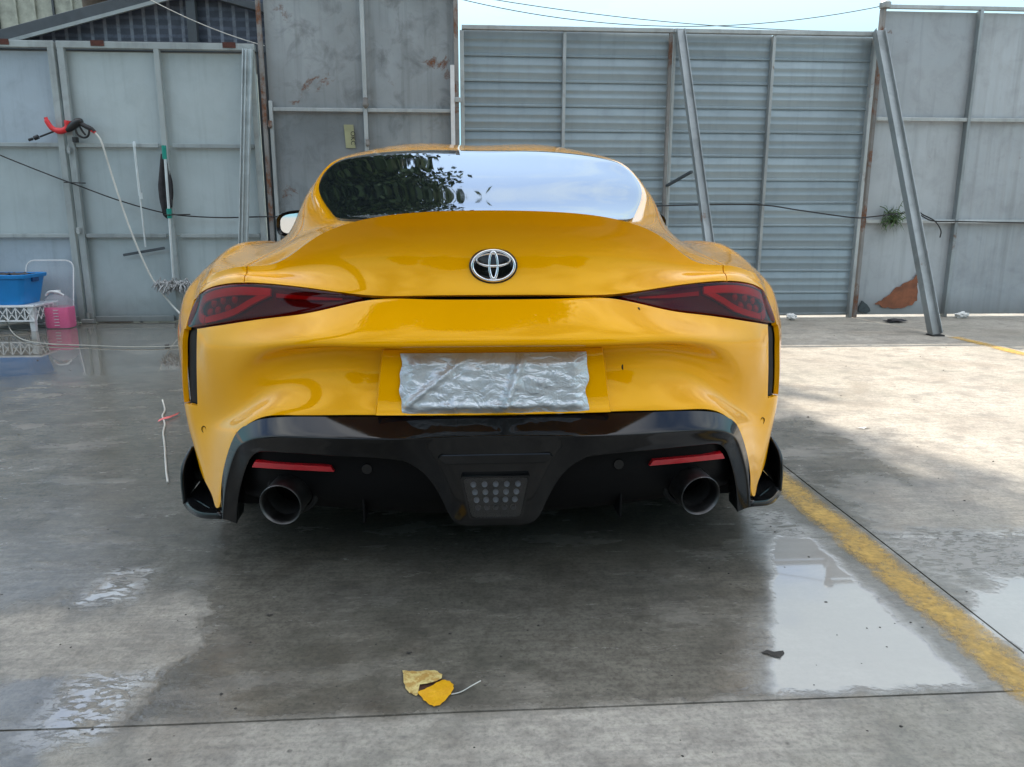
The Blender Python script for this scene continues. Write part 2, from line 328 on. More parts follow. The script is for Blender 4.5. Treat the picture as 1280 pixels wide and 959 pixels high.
def sheet_metal(name, base, rust=0.0, streak=0.35, rough=0.5, dent=0.4, stain=0.35, mott=0.25, metal=0.25, seed=0.0):
    t = NT(name); v = t.coord('world', loc=(seed, 0, seed * 0.7))
    big = t.noise(v, 0.9, 6, 0.6, 0.4); mid = t.noise(v, 5.0, 7, 0.65, 0.5); fine = t.noise(v, 45, 5, 0.7)
    st = t.noise(t.coord('world', scale=(9, 1, 0.45), loc=(seed, 0, 0)), 1.6, 6, 0.65)
    lo = tuple(x * (1 - mott) for x in base); hi = tuple(min(1, x * (1 + mott)) for x in base)
    c = t.mix(t.ramp(big, (0.3, 0.0), (0.7, 1.0)), lo, hi)
    c = t.mix(t.ramp(mid, (0.5, 0.0), (0.72, stain)), c, tuple(x * 0.55 for x in base))
    c = t.mix(t.ramp(st, (0.52, 0.0), (0.75, streak)), c, (base[0] * 0.42, base[1] * 0.42, base[2] * 0.40))
    sz = t.new('ShaderNodeSeparateXYZ'); t.l.new(t.new('ShaderNodeNewGeometry').outputs['Position'], sz.inputs[0])
    low = t.new('ShaderNodeMapRange'); t.set(low.inputs[0], t.math('ADD', sz.outputs[2], t.math('MULTIPLY', mid, 0.25))); low.inputs[1].default_value = 0.12; low.inputs[2].default_value = 0.36; low.inputs[3].default_value = 0.6; low.inputs[4].default_value = 0.0
    c = t.mix(low.outputs[0], c, (0.12, 0.115, 0.10))                                   # mud splashed up from the ground
    if rust:
        rm = t.math('MULTIPLY', t.ramp(t.noise(v, 2.2, 8, 0.7, 0.6), (0.70 - 0.22 * rust, 0.0), (0.74 - 0.18 * rust, 1.0)), t.ramp(fine, (0.35, 0.4), (0.55, 1.0)))
        c = t.mix(rm, c, t.ramp(fine, (0.3, (0.07, 0.025, 0.012)), (0.7, (0.22, 0.085, 0.035))))
    oi = t.new('ShaderNodeObjectInfo'); c = t.mix(1.0, c, t.ramp(oi.outputs['Random'], (0.0, (0.88, 0.89, 0.90)), (1.0, (1.07, 1.06, 1.05))), 'MULTIPLY')
    h = t.math('ADD', t.math('MULTIPLY', t.noise(v, 1.7, 3, 0.5), 1.0), t.math('MULTIPLY', mid, 0.12))
    t.P(color=c, rough=t.ramp(mid, (0.3, rough * 0.8), (0.7, min(1, rough * 1.3))), metal=metal, normal=t.bump(h, dent, 0.05))
    return t.m
M['gate_sheet'] = sheet_metal('gate_sheet', (0.40, 0.455, 0.465), rust=0.0, streak=0.25, stain=0.16, mott=0.10, metal=0.15)
M['gate_sheet_blue'] = sheet_metal('gate_sheet_blue', (0.37, 0.43, 0.48), rust=0.0, streak=0.28, stain=0.25, mott=0.14, metal=0.15, seed=3.0)
M['gate_frame'] = sheet_metal('gate_frame', (0.33, 0.36, 0.36), rust=0.15, streak=0.5, stain=0.5, mott=0.2, seed=5.0)
M['old_sheet'] = sheet_metal('old_galvanised_sheet', (0.29, 0.31, 0.32), rust=0.34, streak=0.5, stain=0.85, mott=0.3, metal=0.35, rough=0.55, seed=8.0)
M['plank'] = sheet_metal('blue_grey_steel', (0.26, 0.315, 0.345), rust=0.0, streak=0.22, stain=0.22, mott=0.10, metal=0.3, rough=0.42, seed=11.0, dent=0.25)
M['right_sheet'] = sheet_metal('pale_steel_sheet', (0.35, 0.375, 0.395), rust=0.22, streak=0.35, stain=0.32, mott=0.12, metal=0.2, seed=15.0)
M['galv'] = sheet_metal('galvanised_tube', (0.40, 0.42, 0.42), rust=0.35, streak=0.4, stain=0.5, mott=0.3, metal=0.4, rough=0.45, seed=20.0)
M['rusty'] = sheet_metal('rusty_tube', (0.24, 0.23, 0.22), rust=0.85, streak=0.4, stain=0.6, mott=0.3, metal=0.2, rough=0.65, seed=23.0)
M['rust'] = simple('rust', (0.24, 0.085, 0.04), 0.85, var=0.5, scale=7, bump=0.5, bscale=70, grime=0.5)
M['alu'] = simple('aluminium_profile', (0.52, 0.56, 0.57), 0.38, metal=0.55, var=0.15, grime=0.25)
M['brace'] = sheet_metal('brace_steel', (0.30, 0.33, 0.34), rust=0.25, streak=0.4, stain=0.5, mott=0.2, metal=0.4, seed=27.0)
M['beam'] = simple('dark_grey_steel', (0.055, 0.065, 0.075), 0.5, var=0.2, grime=0.3)
M['blue'] = simple('blue_plastic', (0.008, 0.20, 0.52), 0.35, var=0.06)
M['dkblue'] = simple('dark_blue_plastic', (0.004, 0.05, 0.17), 0.4, var=0.06)
M['white'] = simple('white_plastic', (0.68, 0.68, 0.68), 0.4, var=0.08, grime=0.25)
M['red'] = simple('red_plastic', (0.66, 0.025, 0.03), 0.3, var=0.05)
M['blackp'] = simple('black_plastic', (0.014, 0.014, 0.015), 0.4)
M['stain'] = simple('dark_teal_stain', (0.05, 0.065, 0.07), 0.8, var=0.5, scale=25, grime=0.3)
M['old_rust'] = simple('old_rust', (0.085, 0.028, 0.02), 0.9, var=0.5, scale=30, bump=0.5)
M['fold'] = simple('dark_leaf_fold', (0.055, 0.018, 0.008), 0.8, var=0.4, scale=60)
M['dull_hose'] = simple('dull_hose', (0.36, 0.35, 0.31), 0.6, var=0.2, scale=4, grime=0.45)
M['hose'] = simple('white_hose', (0.62, 0.60, 0.55), 0.5, var=0.15, scale=4, grime=0.35)
M['green'] = simple('teal_plastic', (0.0, 0.26, 0.20), 0.35)
M['pole'] = simple('brushed_pole', (0.62, 0.64, 0.65), 0.35, metal=0.5)
M['cloth'] = simple('dark_cloth', (0.045, 0.042, 0.045), 0.95, var=0.5, scale=14, bump=0.6, bscale=90)
M['mop'] = simple('grey_mop_yarn', (0.33, 0.33, 0.33), 0.95, var=0.35, scale=20)
M['cable'] = simple('black_cable', (0.012, 0.012, 0.013), 0.5)
M['paper'] = simple('olive_paper', (0.34, 0.34, 0.20), 0.8, var=0.15)
M['ink'] = simple('black_ink', (0.02, 0.02, 0.02), 0.7)
M['pink_ribbon'] = simple('pink_ribbon', (0.72, 0.16, 0.16), 0.5, var=0.2)
M['litter'] = simple('white_litter', (0.62, 0.62, 0.60), 0.7, var=0.2, grime=0.3)
M['grit'] = simple('dark_grit', (0.04, 0.035, 0.03), 0.9, var=0.4)
t = NT('pink_liquid'); t.P(color=(0.85, 0.012, 0.22), rough=0.12, sub=0.15, coat=0.5, coat_rough=0.08); t.b.inputs['Subsurface Radius'].default_value = (0.05, 0.01, 0.02); M['pink'] = t.m
t = NT('translucent_plastic'); v = t.coord('object')
tr = t.new('ShaderNodeBsdfTransparent'); tr.inputs[0].default_value = (0.93, 0.94, 0.95, 1)
ms = t.new('ShaderNodeMixShader'); ms.inputs[0].default_value = 0.16; t.P(color=(0.7, 0.72, 0.74), rough=0.3)
t.l.new(tr.outputs[0], ms.inputs[1]); t.l.new(t.b.outputs[0], ms.inputs[2]); t.l.new(ms.outputs[0], t.out.inputs[0]); M['milky'] = t.m
# leaves
t = NT('tree_leaf'); v = t.coord('world'); oi = t.noise(v, 3.0, 4, 0.6)
t.P(color=t.ramp(oi, (0.3, (0.020, 0.045, 0.010)), (0.7, (0.055, 0.10, 0.022))), rough=0.5, spec=0.4); M['leaf'] = t.m
M['bark'] = simple('bark', (0.10, 0.075, 0.055), 0.9, var=0.35, bump=0.8, bscale=25)
M['weed'] = simple('weed_green', (0.05, 0.095, 0.025), 0.6, var=0.4, scale=30)
t = NT('autumn_leaf'); v = t.coord('world')
lf = t.mix(t.ramp(t.noise(v, 45, 5, 0.65), (0.40, 0.0), (0.62, 1.0)), (0.72, 0.38, 0.01), (0.66, 0.33, 0.01))
lf = t.mix(t.ramp(t.noise(v, 160, 5, 0.7), (0.60, 0.0), (0.72, 0.8)), lf, (0.16, 0.06, 0.015)); t.P(color=lf, rough=0.45, spec=0.4, normal=t.bump(t.noise(v, 130, 4), 0.5, 0.003)); M['yleaf'] = t.m
t = NT('dry_leaf_underside'); v = t.coord('world')
lf = t.mix(t.ramp(t.noise(v, 60, 6, 0.65), (0.45, 0.0), (0.6, 1.0)), (0.62, 0.50, 0.20), (0.42, 0.25, 0.06))
lf = t.mix(t.ramp(t.noise(v, 40, 5, 0.7), (0.58, 0.0), (0.66, 0.8)), lf, (0.10, 0.04, 0.015)); t.P(color=lf, rough=0.6, normal=t.bump(t.noise(v, 130, 4), 0.6, 0.003)); M['pleaf'] = t.m
# blue-grey checked sheeting behind the gable frame
t = NT('checked_sheeting'); v = t.coord('world')
wv = t.new('ShaderNodeTexWave'); wv.inputs['Scale'].default_value = 1.25; wv.inputs['Distortion'].default_value = 0.6; t.l.new(t.coord('world', scale=(2.2, 0.0, 0.10)), wv.inputs['Vector'])
wv2 = t.new('ShaderNodeTexWave', bands_direction='Z'); wv2.inputs['Scale'].default_value = 4.0; wv2.inputs['Distortion'].default_value = 1.5; t.l.new(t.coord('world', scale=(0.3, 0.0, 1.0)), wv2.inputs['Vector'])
c = t.mix(t.ramp(wv.outputs['Fac'], (0.78, 0.0), (0.92, 0.6)), (0.045, 0.055, 0.08), (0.30, 0.33, 0.38))
c = t.mix(t.ramp(wv2.outputs['Fac'], (0.5, 0.0), (0.9, 0.35)), c, (0.16, 0.19, 0.26)); c = t.mix(t.ramp(t.noise(v, 14, 6, 0.7), (0.45, 0.0), (0.7, 0.7)), c, (0.02, 0.025, 0.04))
t.P(color=c, rough=0.5); M['check'] = t.m
M['siding'] = simple('pale_green_siding', (0.40, 0.42, 0.36), 0.8, var=0.2, grime=0.4)

# ================================================================== setting: ground
rnd = random.Random(5)
WY = 5.54                                   # fence line
g = MB(); g.add([(-400, -400, -0.022), (400, -400, -0.022), (400, 400, -0.022), (-400, 400, -0.022)], [(0, 1, 2, 3)])
ground = tag(g.build('ground', M['earth'], fix=False), kind='structure')
JX, JY = 1.192, -0.388
def slab(x0, x1, y0, y1):
    m = MB(); gp = 0.0029; n = 40
    # irregular, slightly chipped edges along the joints
    def pt(x, y, e):
        return (x + e * (mnoise.noise(Vector((x * 9, y * 9, 1.3))) * 0.0035), y + e * (mnoise.noise(Vector((x * 9, y * 9, 7.7))) * 0.0035), 0.0)
    a = [pt(x0 + gp + (x1 - x0 - 2 * gp) * (k / n), y0 + gp, 1) for k in range(n)] + [pt(x1 - gp, y0 + gp + (y1 - y0 - 2 * gp) * (k / n), 1) for k in range(n)]
    a += [pt(x1 - gp - (x1 - x0 - 2 * gp) * (k / n), y1 - gp, 1) for k in range(n)] + [pt(x0 + gp, y1 - gp - (y1 - y0 - 2 * gp) * (k / n), 1) for k in range(n)]
    N = len(a); b = [(p[0], p[1], -0.018) for p in a]
    m.add(a + b, [tuple(range(N))] + [(k, k + N, (k + 1) % N + N, (k + 1) % N) for k in range(N)])
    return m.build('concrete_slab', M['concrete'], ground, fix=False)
xs = [-9.0, JX, 5.2, 9.2]; ys = [-9.0, JY, 6.4]
for i in range(3):
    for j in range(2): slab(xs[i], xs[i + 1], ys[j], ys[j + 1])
m = MB(); m.box2((-9, -9, -0.0205), (9.2, 6.4, -0.0150)); m.build('joint_bed', M['joint'], ground)
def line(x0, x1, y0, y1):
    m = MB(); n = 60
    P = [[(x0 + (x1 - x0) * k / 4 + (0.006 * mnoise.noise(Vector((i * 0.7, k, 2.0))) if k in (0, 4) else 0), y0 + (y1 - y0) * i / n, 0.0022) for k in range(5)] for i in range(n + 1)]
    return m.grid(P).build('painted_line', M['line'], ground, fix=False)
line(1.043, 1.176, -0.48, 5.2); line(3.86, 4.05, -0.3, 4.25)
# grit and crumbs lying on the concrete
gm = MB()
for k in range(420):
    if k < 300: x, y = rnd.uniform(-1.3, 1.9), rnd.uniform(-0.55, 1.0)
    else: x, y = rnd.uniform(-3.5, 4.5), rnd.uniform(0.6, 5.2)
    s = rnd.choice([0.0012, 0.0016, 0.0022, 0.003]) * rnd.uniform(0.7, 1.4) * (1.0 if y < 1 else 1.8)
    vs = [(x + s * rnd.uniform(0.6, 1.6) * math.cos(a), y + s * rnd.uniform(0.6, 1.6) * math.sin(a), 0.0004) for a in (0, 1.3, 2.5, 3.8, 5.1)] + [(x, y, s * 0.8)]
    gm.add(vs, [(i, (i + 1) % 5, 5) for i in range(5)])
tag(gm.build('grit', M['grit']), 'dark crumbs and grit scattered over the wet concrete', 'grit', kind='stuff')

# ================================================================== steel fence and gates
def panel(root, x0, x1, z0, z1, mat, y=WY + 0.012, name='panel', corr=0.0, pitch=0.09, buckle=0.004, seed=0):
    m = MB(); nx = max(8, int((x1 - x0) / (pitch / 6 if corr else 0.08))); nz = 10
    def yy(x, z):
        d = buckle * mnoise.noise(Vector((x * 1.7 + seed, z * 1.4, 3.1)))
        if corr:
            ph = (x / pitch) % 1.0; d += corr * (1.0 if ph < 0.12 else (0.0 if ph > 0.24 else 1.0 - (ph - 0.12) / 0.12))
        return y - d
    P = [[(x0 + (x1 - x0) * i / nx, yy(x0 + (x1 - x0) * i / nx, z0 + (z1 - z0) * j / nz), z0 + (z1 - z0) * j / nz) for i in range(nx + 1)] for j in range(nz + 1)]
    m.grid(P)
    Q = [[(p[0], y + 0.006, p[2]) for p in (P[0][0], P[0][-1])], [(p[0], y + 0.006, p[2]) for p in (P[-1][0], P[-1][-1])]]
    m.grid(Q); return m.build(name, mat, root, smooth=35, fix=False)

def post(root, x, z0, z1, w, mat, d=0.04, name='post', y=WY - 0.012, lean=0.0):
    m = MB(); m.bar((x + lean, y - d / 2, z0), (x, y - d / 2, z1), w, d, up=(0, 1, 0)); return m.build(name, mat, root, bevel=0.004)
def rail(root, x0, x1, z, h, mat, d=0.032, y=WY - 0.008, name='rail'):
    m = MB(); m.bar((x0, y - d / 2, z), (x1, y - d / 2, z), d, h); return m.build(name, mat, root, bevel=0.004)

# --- left gate, two leaves
def leaf(xs_, label, mats, wide_at):
    root = empty('steel_gate_leaf', ((xs_[0] + xs_[-1]) / 2, WY, 0), label, 'gate')
    zz = [0.008, 0.785, 1.565, 2.345]; k = 0
    for i in range(len(xs_) - 1):
        for j in range(3):
            panel(root, xs_[i] + 0.012, xs_[i + 1] - 0.012, zz[j] + 0.004, zz[j + 1] - 0.004, mats[k % len(mats)], seed=i * 5 + j); k += 1
    for i, x in enumerate(xs_):
        w = 0.055 if i == wide_at else 0.045
        post(root, x + (0.03 if i == 0 else (-0.03 if i == len(xs_) - 1 else 0)), 0.02, 2.37, w, M['gate_frame'], d=0.045)
    for i in range(len(xs_) - 1):
        for z, h in ((0.034, 0.05), (0.785, 0.036), (1.565, 0.036)):
            rail(root, xs_[i] + 0.06, xs_[i + 1] - 0.06, z, h, M['gate_frame'])
    rail(root, xs_[0], xs_[-1], 2.385, 0.055, M['gate_frame'], d=0.05)
    return root
leafA = leaf([-5.20, -4.36, -3.515], 'grey blue sheet steel gate leaf behind the blue storage tub', [M['gate_sheet_blue'], M['gate_sheet'], M['gate_sheet_blue']], 2)
leafC = leaf([-6.90, -6.06, -5.22], 'sheet steel gate leaf farthest along the fence, past the storage tub', [M['gate_sheet'], M['gate_sheet_blue']], 2)
leafB = leaf([-3.495, -2.67, -1.84], 'grey sheet steel gate leaf that the mop and poles hang on', [M['gate_sheet']], 0)
for rt, xa in ((leafA, -3.93), (leafB, -3.15), (leafB, -2.05)):
    m = MB(); n = 9      # rusty brown weld plates on the top rail
    m.box2((xa - 0.055, WY - 0.064, 2.375), (xa + 0.055, WY - 0.0595, 2.42)); m.build('rusty_plate', M['old_rust'], rt)
for z in (0.07, 0.83, 1.52):
    m = MB(); m.lathe((-3.475, WY - 0.082, z), [(0.0, -0.03), (0.012, -0.03), (0.012, 0.03), (0.0, 0.03)], 10); m.box2((-3.50, WY - 0.072, z - 0.02), (-3.46, WY - 0.058, z + 0.02)); m.build('hinge', M['galv'], leafB, smooth=30)
m = MB(); m.box2((-3.53, WY - 0.11, 0.0), (-3.42, WY - 0.06, 0.04)); m.build('floor_stop', M['galv'], leafB, bevel=0.006)

# --- tall old fence section
tf = empty('tall_steel_fence', (-0.92, WY, 0), 'tall mottled grey sheet fence with rusty edge posts beside the gate', 'fence')
zz = [0.03, 0.95, 1.88, 2.86]
for (a, b) in ((-1.765, -0.91), (-0.91, -0.085)):
    for j in range(3): panel(tf, a + 0.008, b - 0.008, zz[j] + 0.003, zz[j + 1] - 0.003, M['old_sheet'], seed=20 + j + a, buckle=0.012)
post(tf, -1.79, 0.0, 2.9, 0.035, M['rusty'], d=0.05); post(tf, -1.735, 0.0, 1.95, 0.03, M['galv'], d=0.04); post(tf, -0.91, 0.0, 2.88, 0.034, M['galv'])
post(tf, -0.10, 0.0, 2.9, 0.04, M['rusty'], d=0.05)
for z in (0.95, 1.88, 2.872):
    rail(tf, -1.715, -0.93, z, 0.032, M['galv']); rail(tf, -0.89, -0.125, z, 0.032, M['galv'])
for (x, z, s) in ((-0.905, 1.94, 0.05), (-0.9, 1.6, 0.035), (-1.745, 1.75, 0.035)):     # clotted weld and dirt blobs on the posts
    m = MB(); r_ = [(0.0, -s), (s * 0.5, -s * 0.7), (s * 0.62, -0.2 * s), (s * 0.4, s * 0.3), (s * 0.5, s * 0.8), (0, s)]
    m.lathe((x, WY - 0.06, z), r_, 9); m.build('weld_clump', M['rusty'], tf, smooth=60)
st = MB(); st.box2((-0.155, WY - 0.078, 0.6), (-0.118, WY - 0.066, 2.26)); tag(st.build('white_strip', M['white'], bevel=0.002), 'narrow white strip leaning on the rusty fence post', 'strip')
tag(bpy.data.objects['white_strip'], None)
# sticker with lettering
stk = MB(); stk.grid([[(-1.10 + 0.085 * i / 3 - 0.012 * j / 4, WY + 0.003 - 0.004 * (j == 4), 1.56 + 0.20 * j / 4) for i in range(4)] for j in range(5)])
sticker = stk.build('paper_sticker', M['paper'], tf)
def text_mesh(body, size, mat, parent, mw, name):
    cu = bpy.data.curves.new('txt', 'FONT'); cu.body = body; cu.size = size; cu.extrude = 0.0004; cu.align_x = 'CENTER'
    ob = bpy.data.objects.new('txt', cu); COL.objects.link(ob); dg = bpy.context.evaluated_depsgraph_get()
    me = bpy.data.meshes.new_from_object(ob.evaluated_get(dg)); bpy.data.objects.remove(ob); me.transform(mw)
    return link_mesh(name, me, mat, parent)
text_mesh('OKC', 0.055, M['ink'], sticker, Matrix.Translation((-1.052, WY - 0.004, 1.645)) @ Matrix.Rotation(R(90), 4, 'X') @ Matrix.Rotation(R(-90), 4, 'Z'), 'lettering')

# --- ribbed steel fence: planks between thin posts
cf = empty('ribbed_steel_fence', (1.85, WY, 0), 'blue grey steel fence of wide horizontal ribbed boards', 'fence')
bays = [(-0.045, 0.86), (0.86, 1.815), (1.83, 2.76), (2.76, 3.715)]
PH = 0.2115
prof = [(0.000, 0.004), (0.006, 0.016), (0.018, 0.016), (0.026, 0.004), (0.07, 0.004), (0.078, 0.0075), (0.09, 0.0075), (0.098, 0.004), (0.135, 0.004), (0.143, 0.0075), (0.155, 0.0075), (0.163, 0.004), (0.209, 0.001), (0.222, -0.006)]
for bi, (a, b) in enumerate(bays):
    for k in range(12):
        z0 = 0.02 + k * PH; m = MB(); nx = 14; dz = rnd.uniform(-0.002, 0.002); sl = rnd.uniform(-0.004, 0.004)
        P = []
        for (dzp, dy) in prof:
            P.append([(a + 0.006 + (b - a - 0.012) * i / nx, WY + 0.016 - dy - 0.005 * mnoise.noise(Vector((a + (b - a) * i / nx * 2.2, z0 * 2.0, 9.0 + bi))), z0 + dzp + dz + sl * (i / nx - 0.5)) for i in range(nx + 1)])
        m.grid(P).build('board', M['plank'], cf, smooth=25, fix=False)
for x, w, mt in ((-0.05, 0.035, M['galv']), (0.86, 0.028, M['galv']), (2.76, 0.028, M['galv']), (3.705, 0.032, M['galv'])): post(cf, x, 0.0, 2.555, w, mt, d=0.065, y=WY + 0.018)
post(cf, 1.815, 0.0, 2.57, 0.03, M['rusty'], d=0.04); post(cf, 1.85, 0.0, 2.57, 0.024, M['galv'], d=0.035)
rail(cf, -0.05, 1.83, 2.578, 0.036, M['galv'], d=0.05); rail(cf, 1.835, 3.72, 2.578, 0.036, M['galv'], d=0.05)
for z in (0.9, 1.95): 
    m = MB(); m.box2((-0.115, WY - 0.09, z), (-0.06, WY - 0.06, z + 0.04)); m.build('latch', M['galv'], cf, bevel=0.004)
# --- right fence
rf = empty('pale_steel_fence', (5.1, WY, 0), 'pale steel sheet fence with a peeling rust patch near its foot', 'fence')
zz = [0.02, 0.92, 1.85, 2.79]; xs_ = [3.755, 4.67, 5.62, 6.57, 7.52, 8.47]
for i in range(5):
    for j in range(3): panel(rf, xs_[i] + 0.0008, xs_[i + 1] - 0.0008, zz[j] + 0.003, zz[j + 1] - 0.003, M['right_sheet'], seed=40 + i * 3 + j, corr=(0.006 if i else 0.0), pitch=0.105, buckle=0.008)
for x in xs_: post(rf, x, 0.0, 2.80, 0.03, M['rusty'] if x < 3.8 else M['brace'], d=0.07, y=WY + 0.022)
for z in (0.92, 1.85, 2.815): rail(rf, 3.74 if z > 2 else 3.775, 8.5, z, 0.034, M['galv'])
m = MB(); m.lathe((3.76, WY - 0.03, 2.80), [(0, 0), (0.045, 0), (0.05, 0.02), (0.05, 0.045), (0.035, 0.06), (0, 0.062)], 14); m.build('post_cap', M['galv'], rf, smooth=40)
def blob(cx, cz, pts, mat, name, seed):
    m = MB(); pl = smooth_pts([(x, 0, z) for x, z in pts] + [(pts[0][0], 0, pts[0][1])], 14)[:-1]; N = len(pl)
    ring = [(p.x + 0.020 * mnoise.noise(Vector((p.x * 23, p.z * 23, seed))), WY - 0.0045, p.z + 0.020 * mnoise.noise(Vector((p.x * 23, p.z * 23, seed + 5)))) for p in pl]
    back = [(p[0], WY + 0.004, p[2]) for p in ring]
    m.add(ring + back + [(cx, WY - 0.0055, cz)], [(k, (k + 1) % N, 2 * N) for k in range(N)] + [(k, k + N, (k + 1) % N + N, (k + 1) % N) for k in range(N)])
    return m.build(name, mat, rf)
blob(4.22, 0.2, [(3.97, 0.13), (4.08, 0.20), (4.20, 0.31), (4.33, 0.37), (4.43, 0.50), (4.445, 0.44), (4.38, 0.33), (4.385, 0.17), (4.30, 0.10), (4.12, 0.085)], M['rust'], 'rust_patch', 2.0)
blob(3.86, 0.1, [(3.79, 0.06), (3.81, 0.13), (3.85, 0.155), (3.90, 0.11), (3.93, 0.06), (3.86, 0.035)], M['stain'], 'dark_stain', 4.0)

# --- braces and loose profile
def brace(p0, p1, w, d, label, name='brace_beam', mat=None):
    root = empty(name, (p0[0], p0[1], 0), label, 'beam')
    p0, p1 = Vector(p0), Vector(p1); ax = (p1 - p0).normalized(); s = ax.cross(Vector((0, 1, 0))).normalized(); nrm = s.cross(ax).normalized()
    m = MB(); m.bar(p0, p1, w, 0.006, up=nrm); m.build('web', mat or M['brace'], root)
    for sg in (-1, 1):
        m = MB(); o = s * (sg * (w / 2 + 0.0035)) - nrm * 0.0; m.bar(p0 + o, p1 + o, 0.007, d, up=nrm); m.build('flange', mat or M['brace'], root, bevel=0.002)
    return root
brA = brace((2.035, 4.34, 0.012), (1.885, WY - 0.075, 2.575), 0.060, 0.07, 'grey steel brace leaning on the ribbed fence beside the rusty post')
brB = brace((3.845, 4.335, 0.012), (3.695, WY - 0.085, 2.60), 0.075, 0.075, 'stout steel brace propping the fence corner, its foot on the concrete')
m = MB(); m.box((3.845, 4.335, 0.006), (0.10, 0.10, 0.012)); m.build('foot_plate', M['blackp'], brB)
m = MB(); m.bar((1.83, WY - 0.05, 1.24), (1.935, 5.07, 1.345), 0.025, 0.02); m.build('strut', M['beam'], brA)
al = empty('aluminium_profile', (-2.06, WY, 0), 'long bare aluminium profile leaning upright against the grey gate', 'profile')
def lean(x0, x1, w, mat, off, nm, d):
    m = MB(); m.bar((x0 + off, WY - 0.16, 0.01), (x1 + off, WY - 0.095, 2.36), w, d, up=(0, 1, 0)); m.build(nm, mat, al, bevel=0.002)
lean(-2.085, -1.885, 0.082, M['alu'], 0, 'web', 0.012)
for o in (-0.036, -0.008, 0.034):
    m = MB(); m.bar((-2.085 + o, WY - 0.178, 0.01), (-1.885 + o, WY - 0.113, 2.36), 0.010, 0.022, up=(0, 1, 0)); m.build('ridge', M['alu'], al)

# ================================================================== shed behind the gate, far house
sh = empty('open_shed', (-3.6, 6.6, 0), 'dark steel framed shed gable with checked sheeting above the gate', 'shed')
SY = 5.86
m = MB(); m.box2((-6.4, SY - 0.05, 2.40), (-1.80, SY + 0.05, 2.485)); m.build('tie_beam', M['beam'], sh, bevel=0.006)
ap = (-2.05, 3.05)
m = MB(); m.bar((-6.3, SY, 1.93), (-1.95, SY, 3.09), 0.09, 0.10); m.build('rafter', M['beam'], sh, bevel=0.006)
m = MB(); m.bar((-6.3, SY - 0.06, 1.86), (-1.95, SY - 0.06, 3.02), 0.03, 0.03); m.build('rafter_lip', M['gate_frame'], sh)
m = MB(); m.bar((-2.72, SY - 0.02, 3.0), (-1.2, SY - 0.02, 2.62), 0.09, 0.07); m.build('rafter', M['beam'], sh, bevel=0.006)
m = MB(); m.box2((-2.50, SY - 0.035, 2.486), (-2.42, SY + 0.035, 2.93)); m.build('king_post', M['beam'], sh, bevel=0.004)
m = MB(); m.add([(-4.45, SY + 0.07, 2.44), (-1.8, SY + 0.07, 2.44), (-1.8, SY + 0.07, 3.0), (-2.2, SY + 0.07, 3.03)], [(0, 1, 2, 3)]); m.build('sheeting', M['check'], sh)
m = MB(); m.grid([[(-6.4, SY + 0.09, 1.98), (-2.0, SY + 0.09, 3.15)], [(-6.4, SY + 4, 1.97), (-2.0, SY + 4, 3.15)]]); m.grid([[(-2.0, SY + 0.09, 3.15), (-0.9, SY + 0.09, 2.80)], [(-2.0, SY + 4, 3.15), (-0.9, SY + 4, 2.80)]])
o = m.build('roof_sheet', M['beam'], sh); sm = o.modifiers.new('t', 'SOLIDIFY'); sm.thickness = 0.02
for (x, y) in ((-6.2, SY), (-1.86, SY + 0.0), (-6.2, SY + 3.9), (-1.86, SY + 3.9)):
    m = MB(); m.box2((x - 0.05, y - 0.04, -0.02), (x + 0.05, y + 0.04, 2.40)); m.build('post', M['beam'], sh)
hs = empty('far_house', (-6.5, 13.0, 0), 'pale green board sided house far behind the shed roof', 'house')
m = MB(); m.box2((-11, 12.0, -0.02), (-4.6, 18, 5.6)); m.build('wall', M['siding'], hs)
for k in range(22):
    m = MB(); x = -10.9 + k * 0.29; m.box2((x, 11.96, 0), (x + 0.03, 11.998, 5.6)); m.build('batten', M['beam'] if k % 3 == 0 else M['siding'], hs)
m = MB(); m.add([(-11.4, 11.5, 5.55), (-4.2, 11.5, 5.55), (-4.2, 18.5, 5.55), (-11.4, 18.5, 5.55), (-11.4, 15, 7.2), (-4.2, 15, 7.2)], [(0, 1, 5, 4), (3, 4, 5, 2), (0, 4, 3), (1, 2, 5), (0, 3, 2, 1)]); m.build('roof', M['beam'], hs)

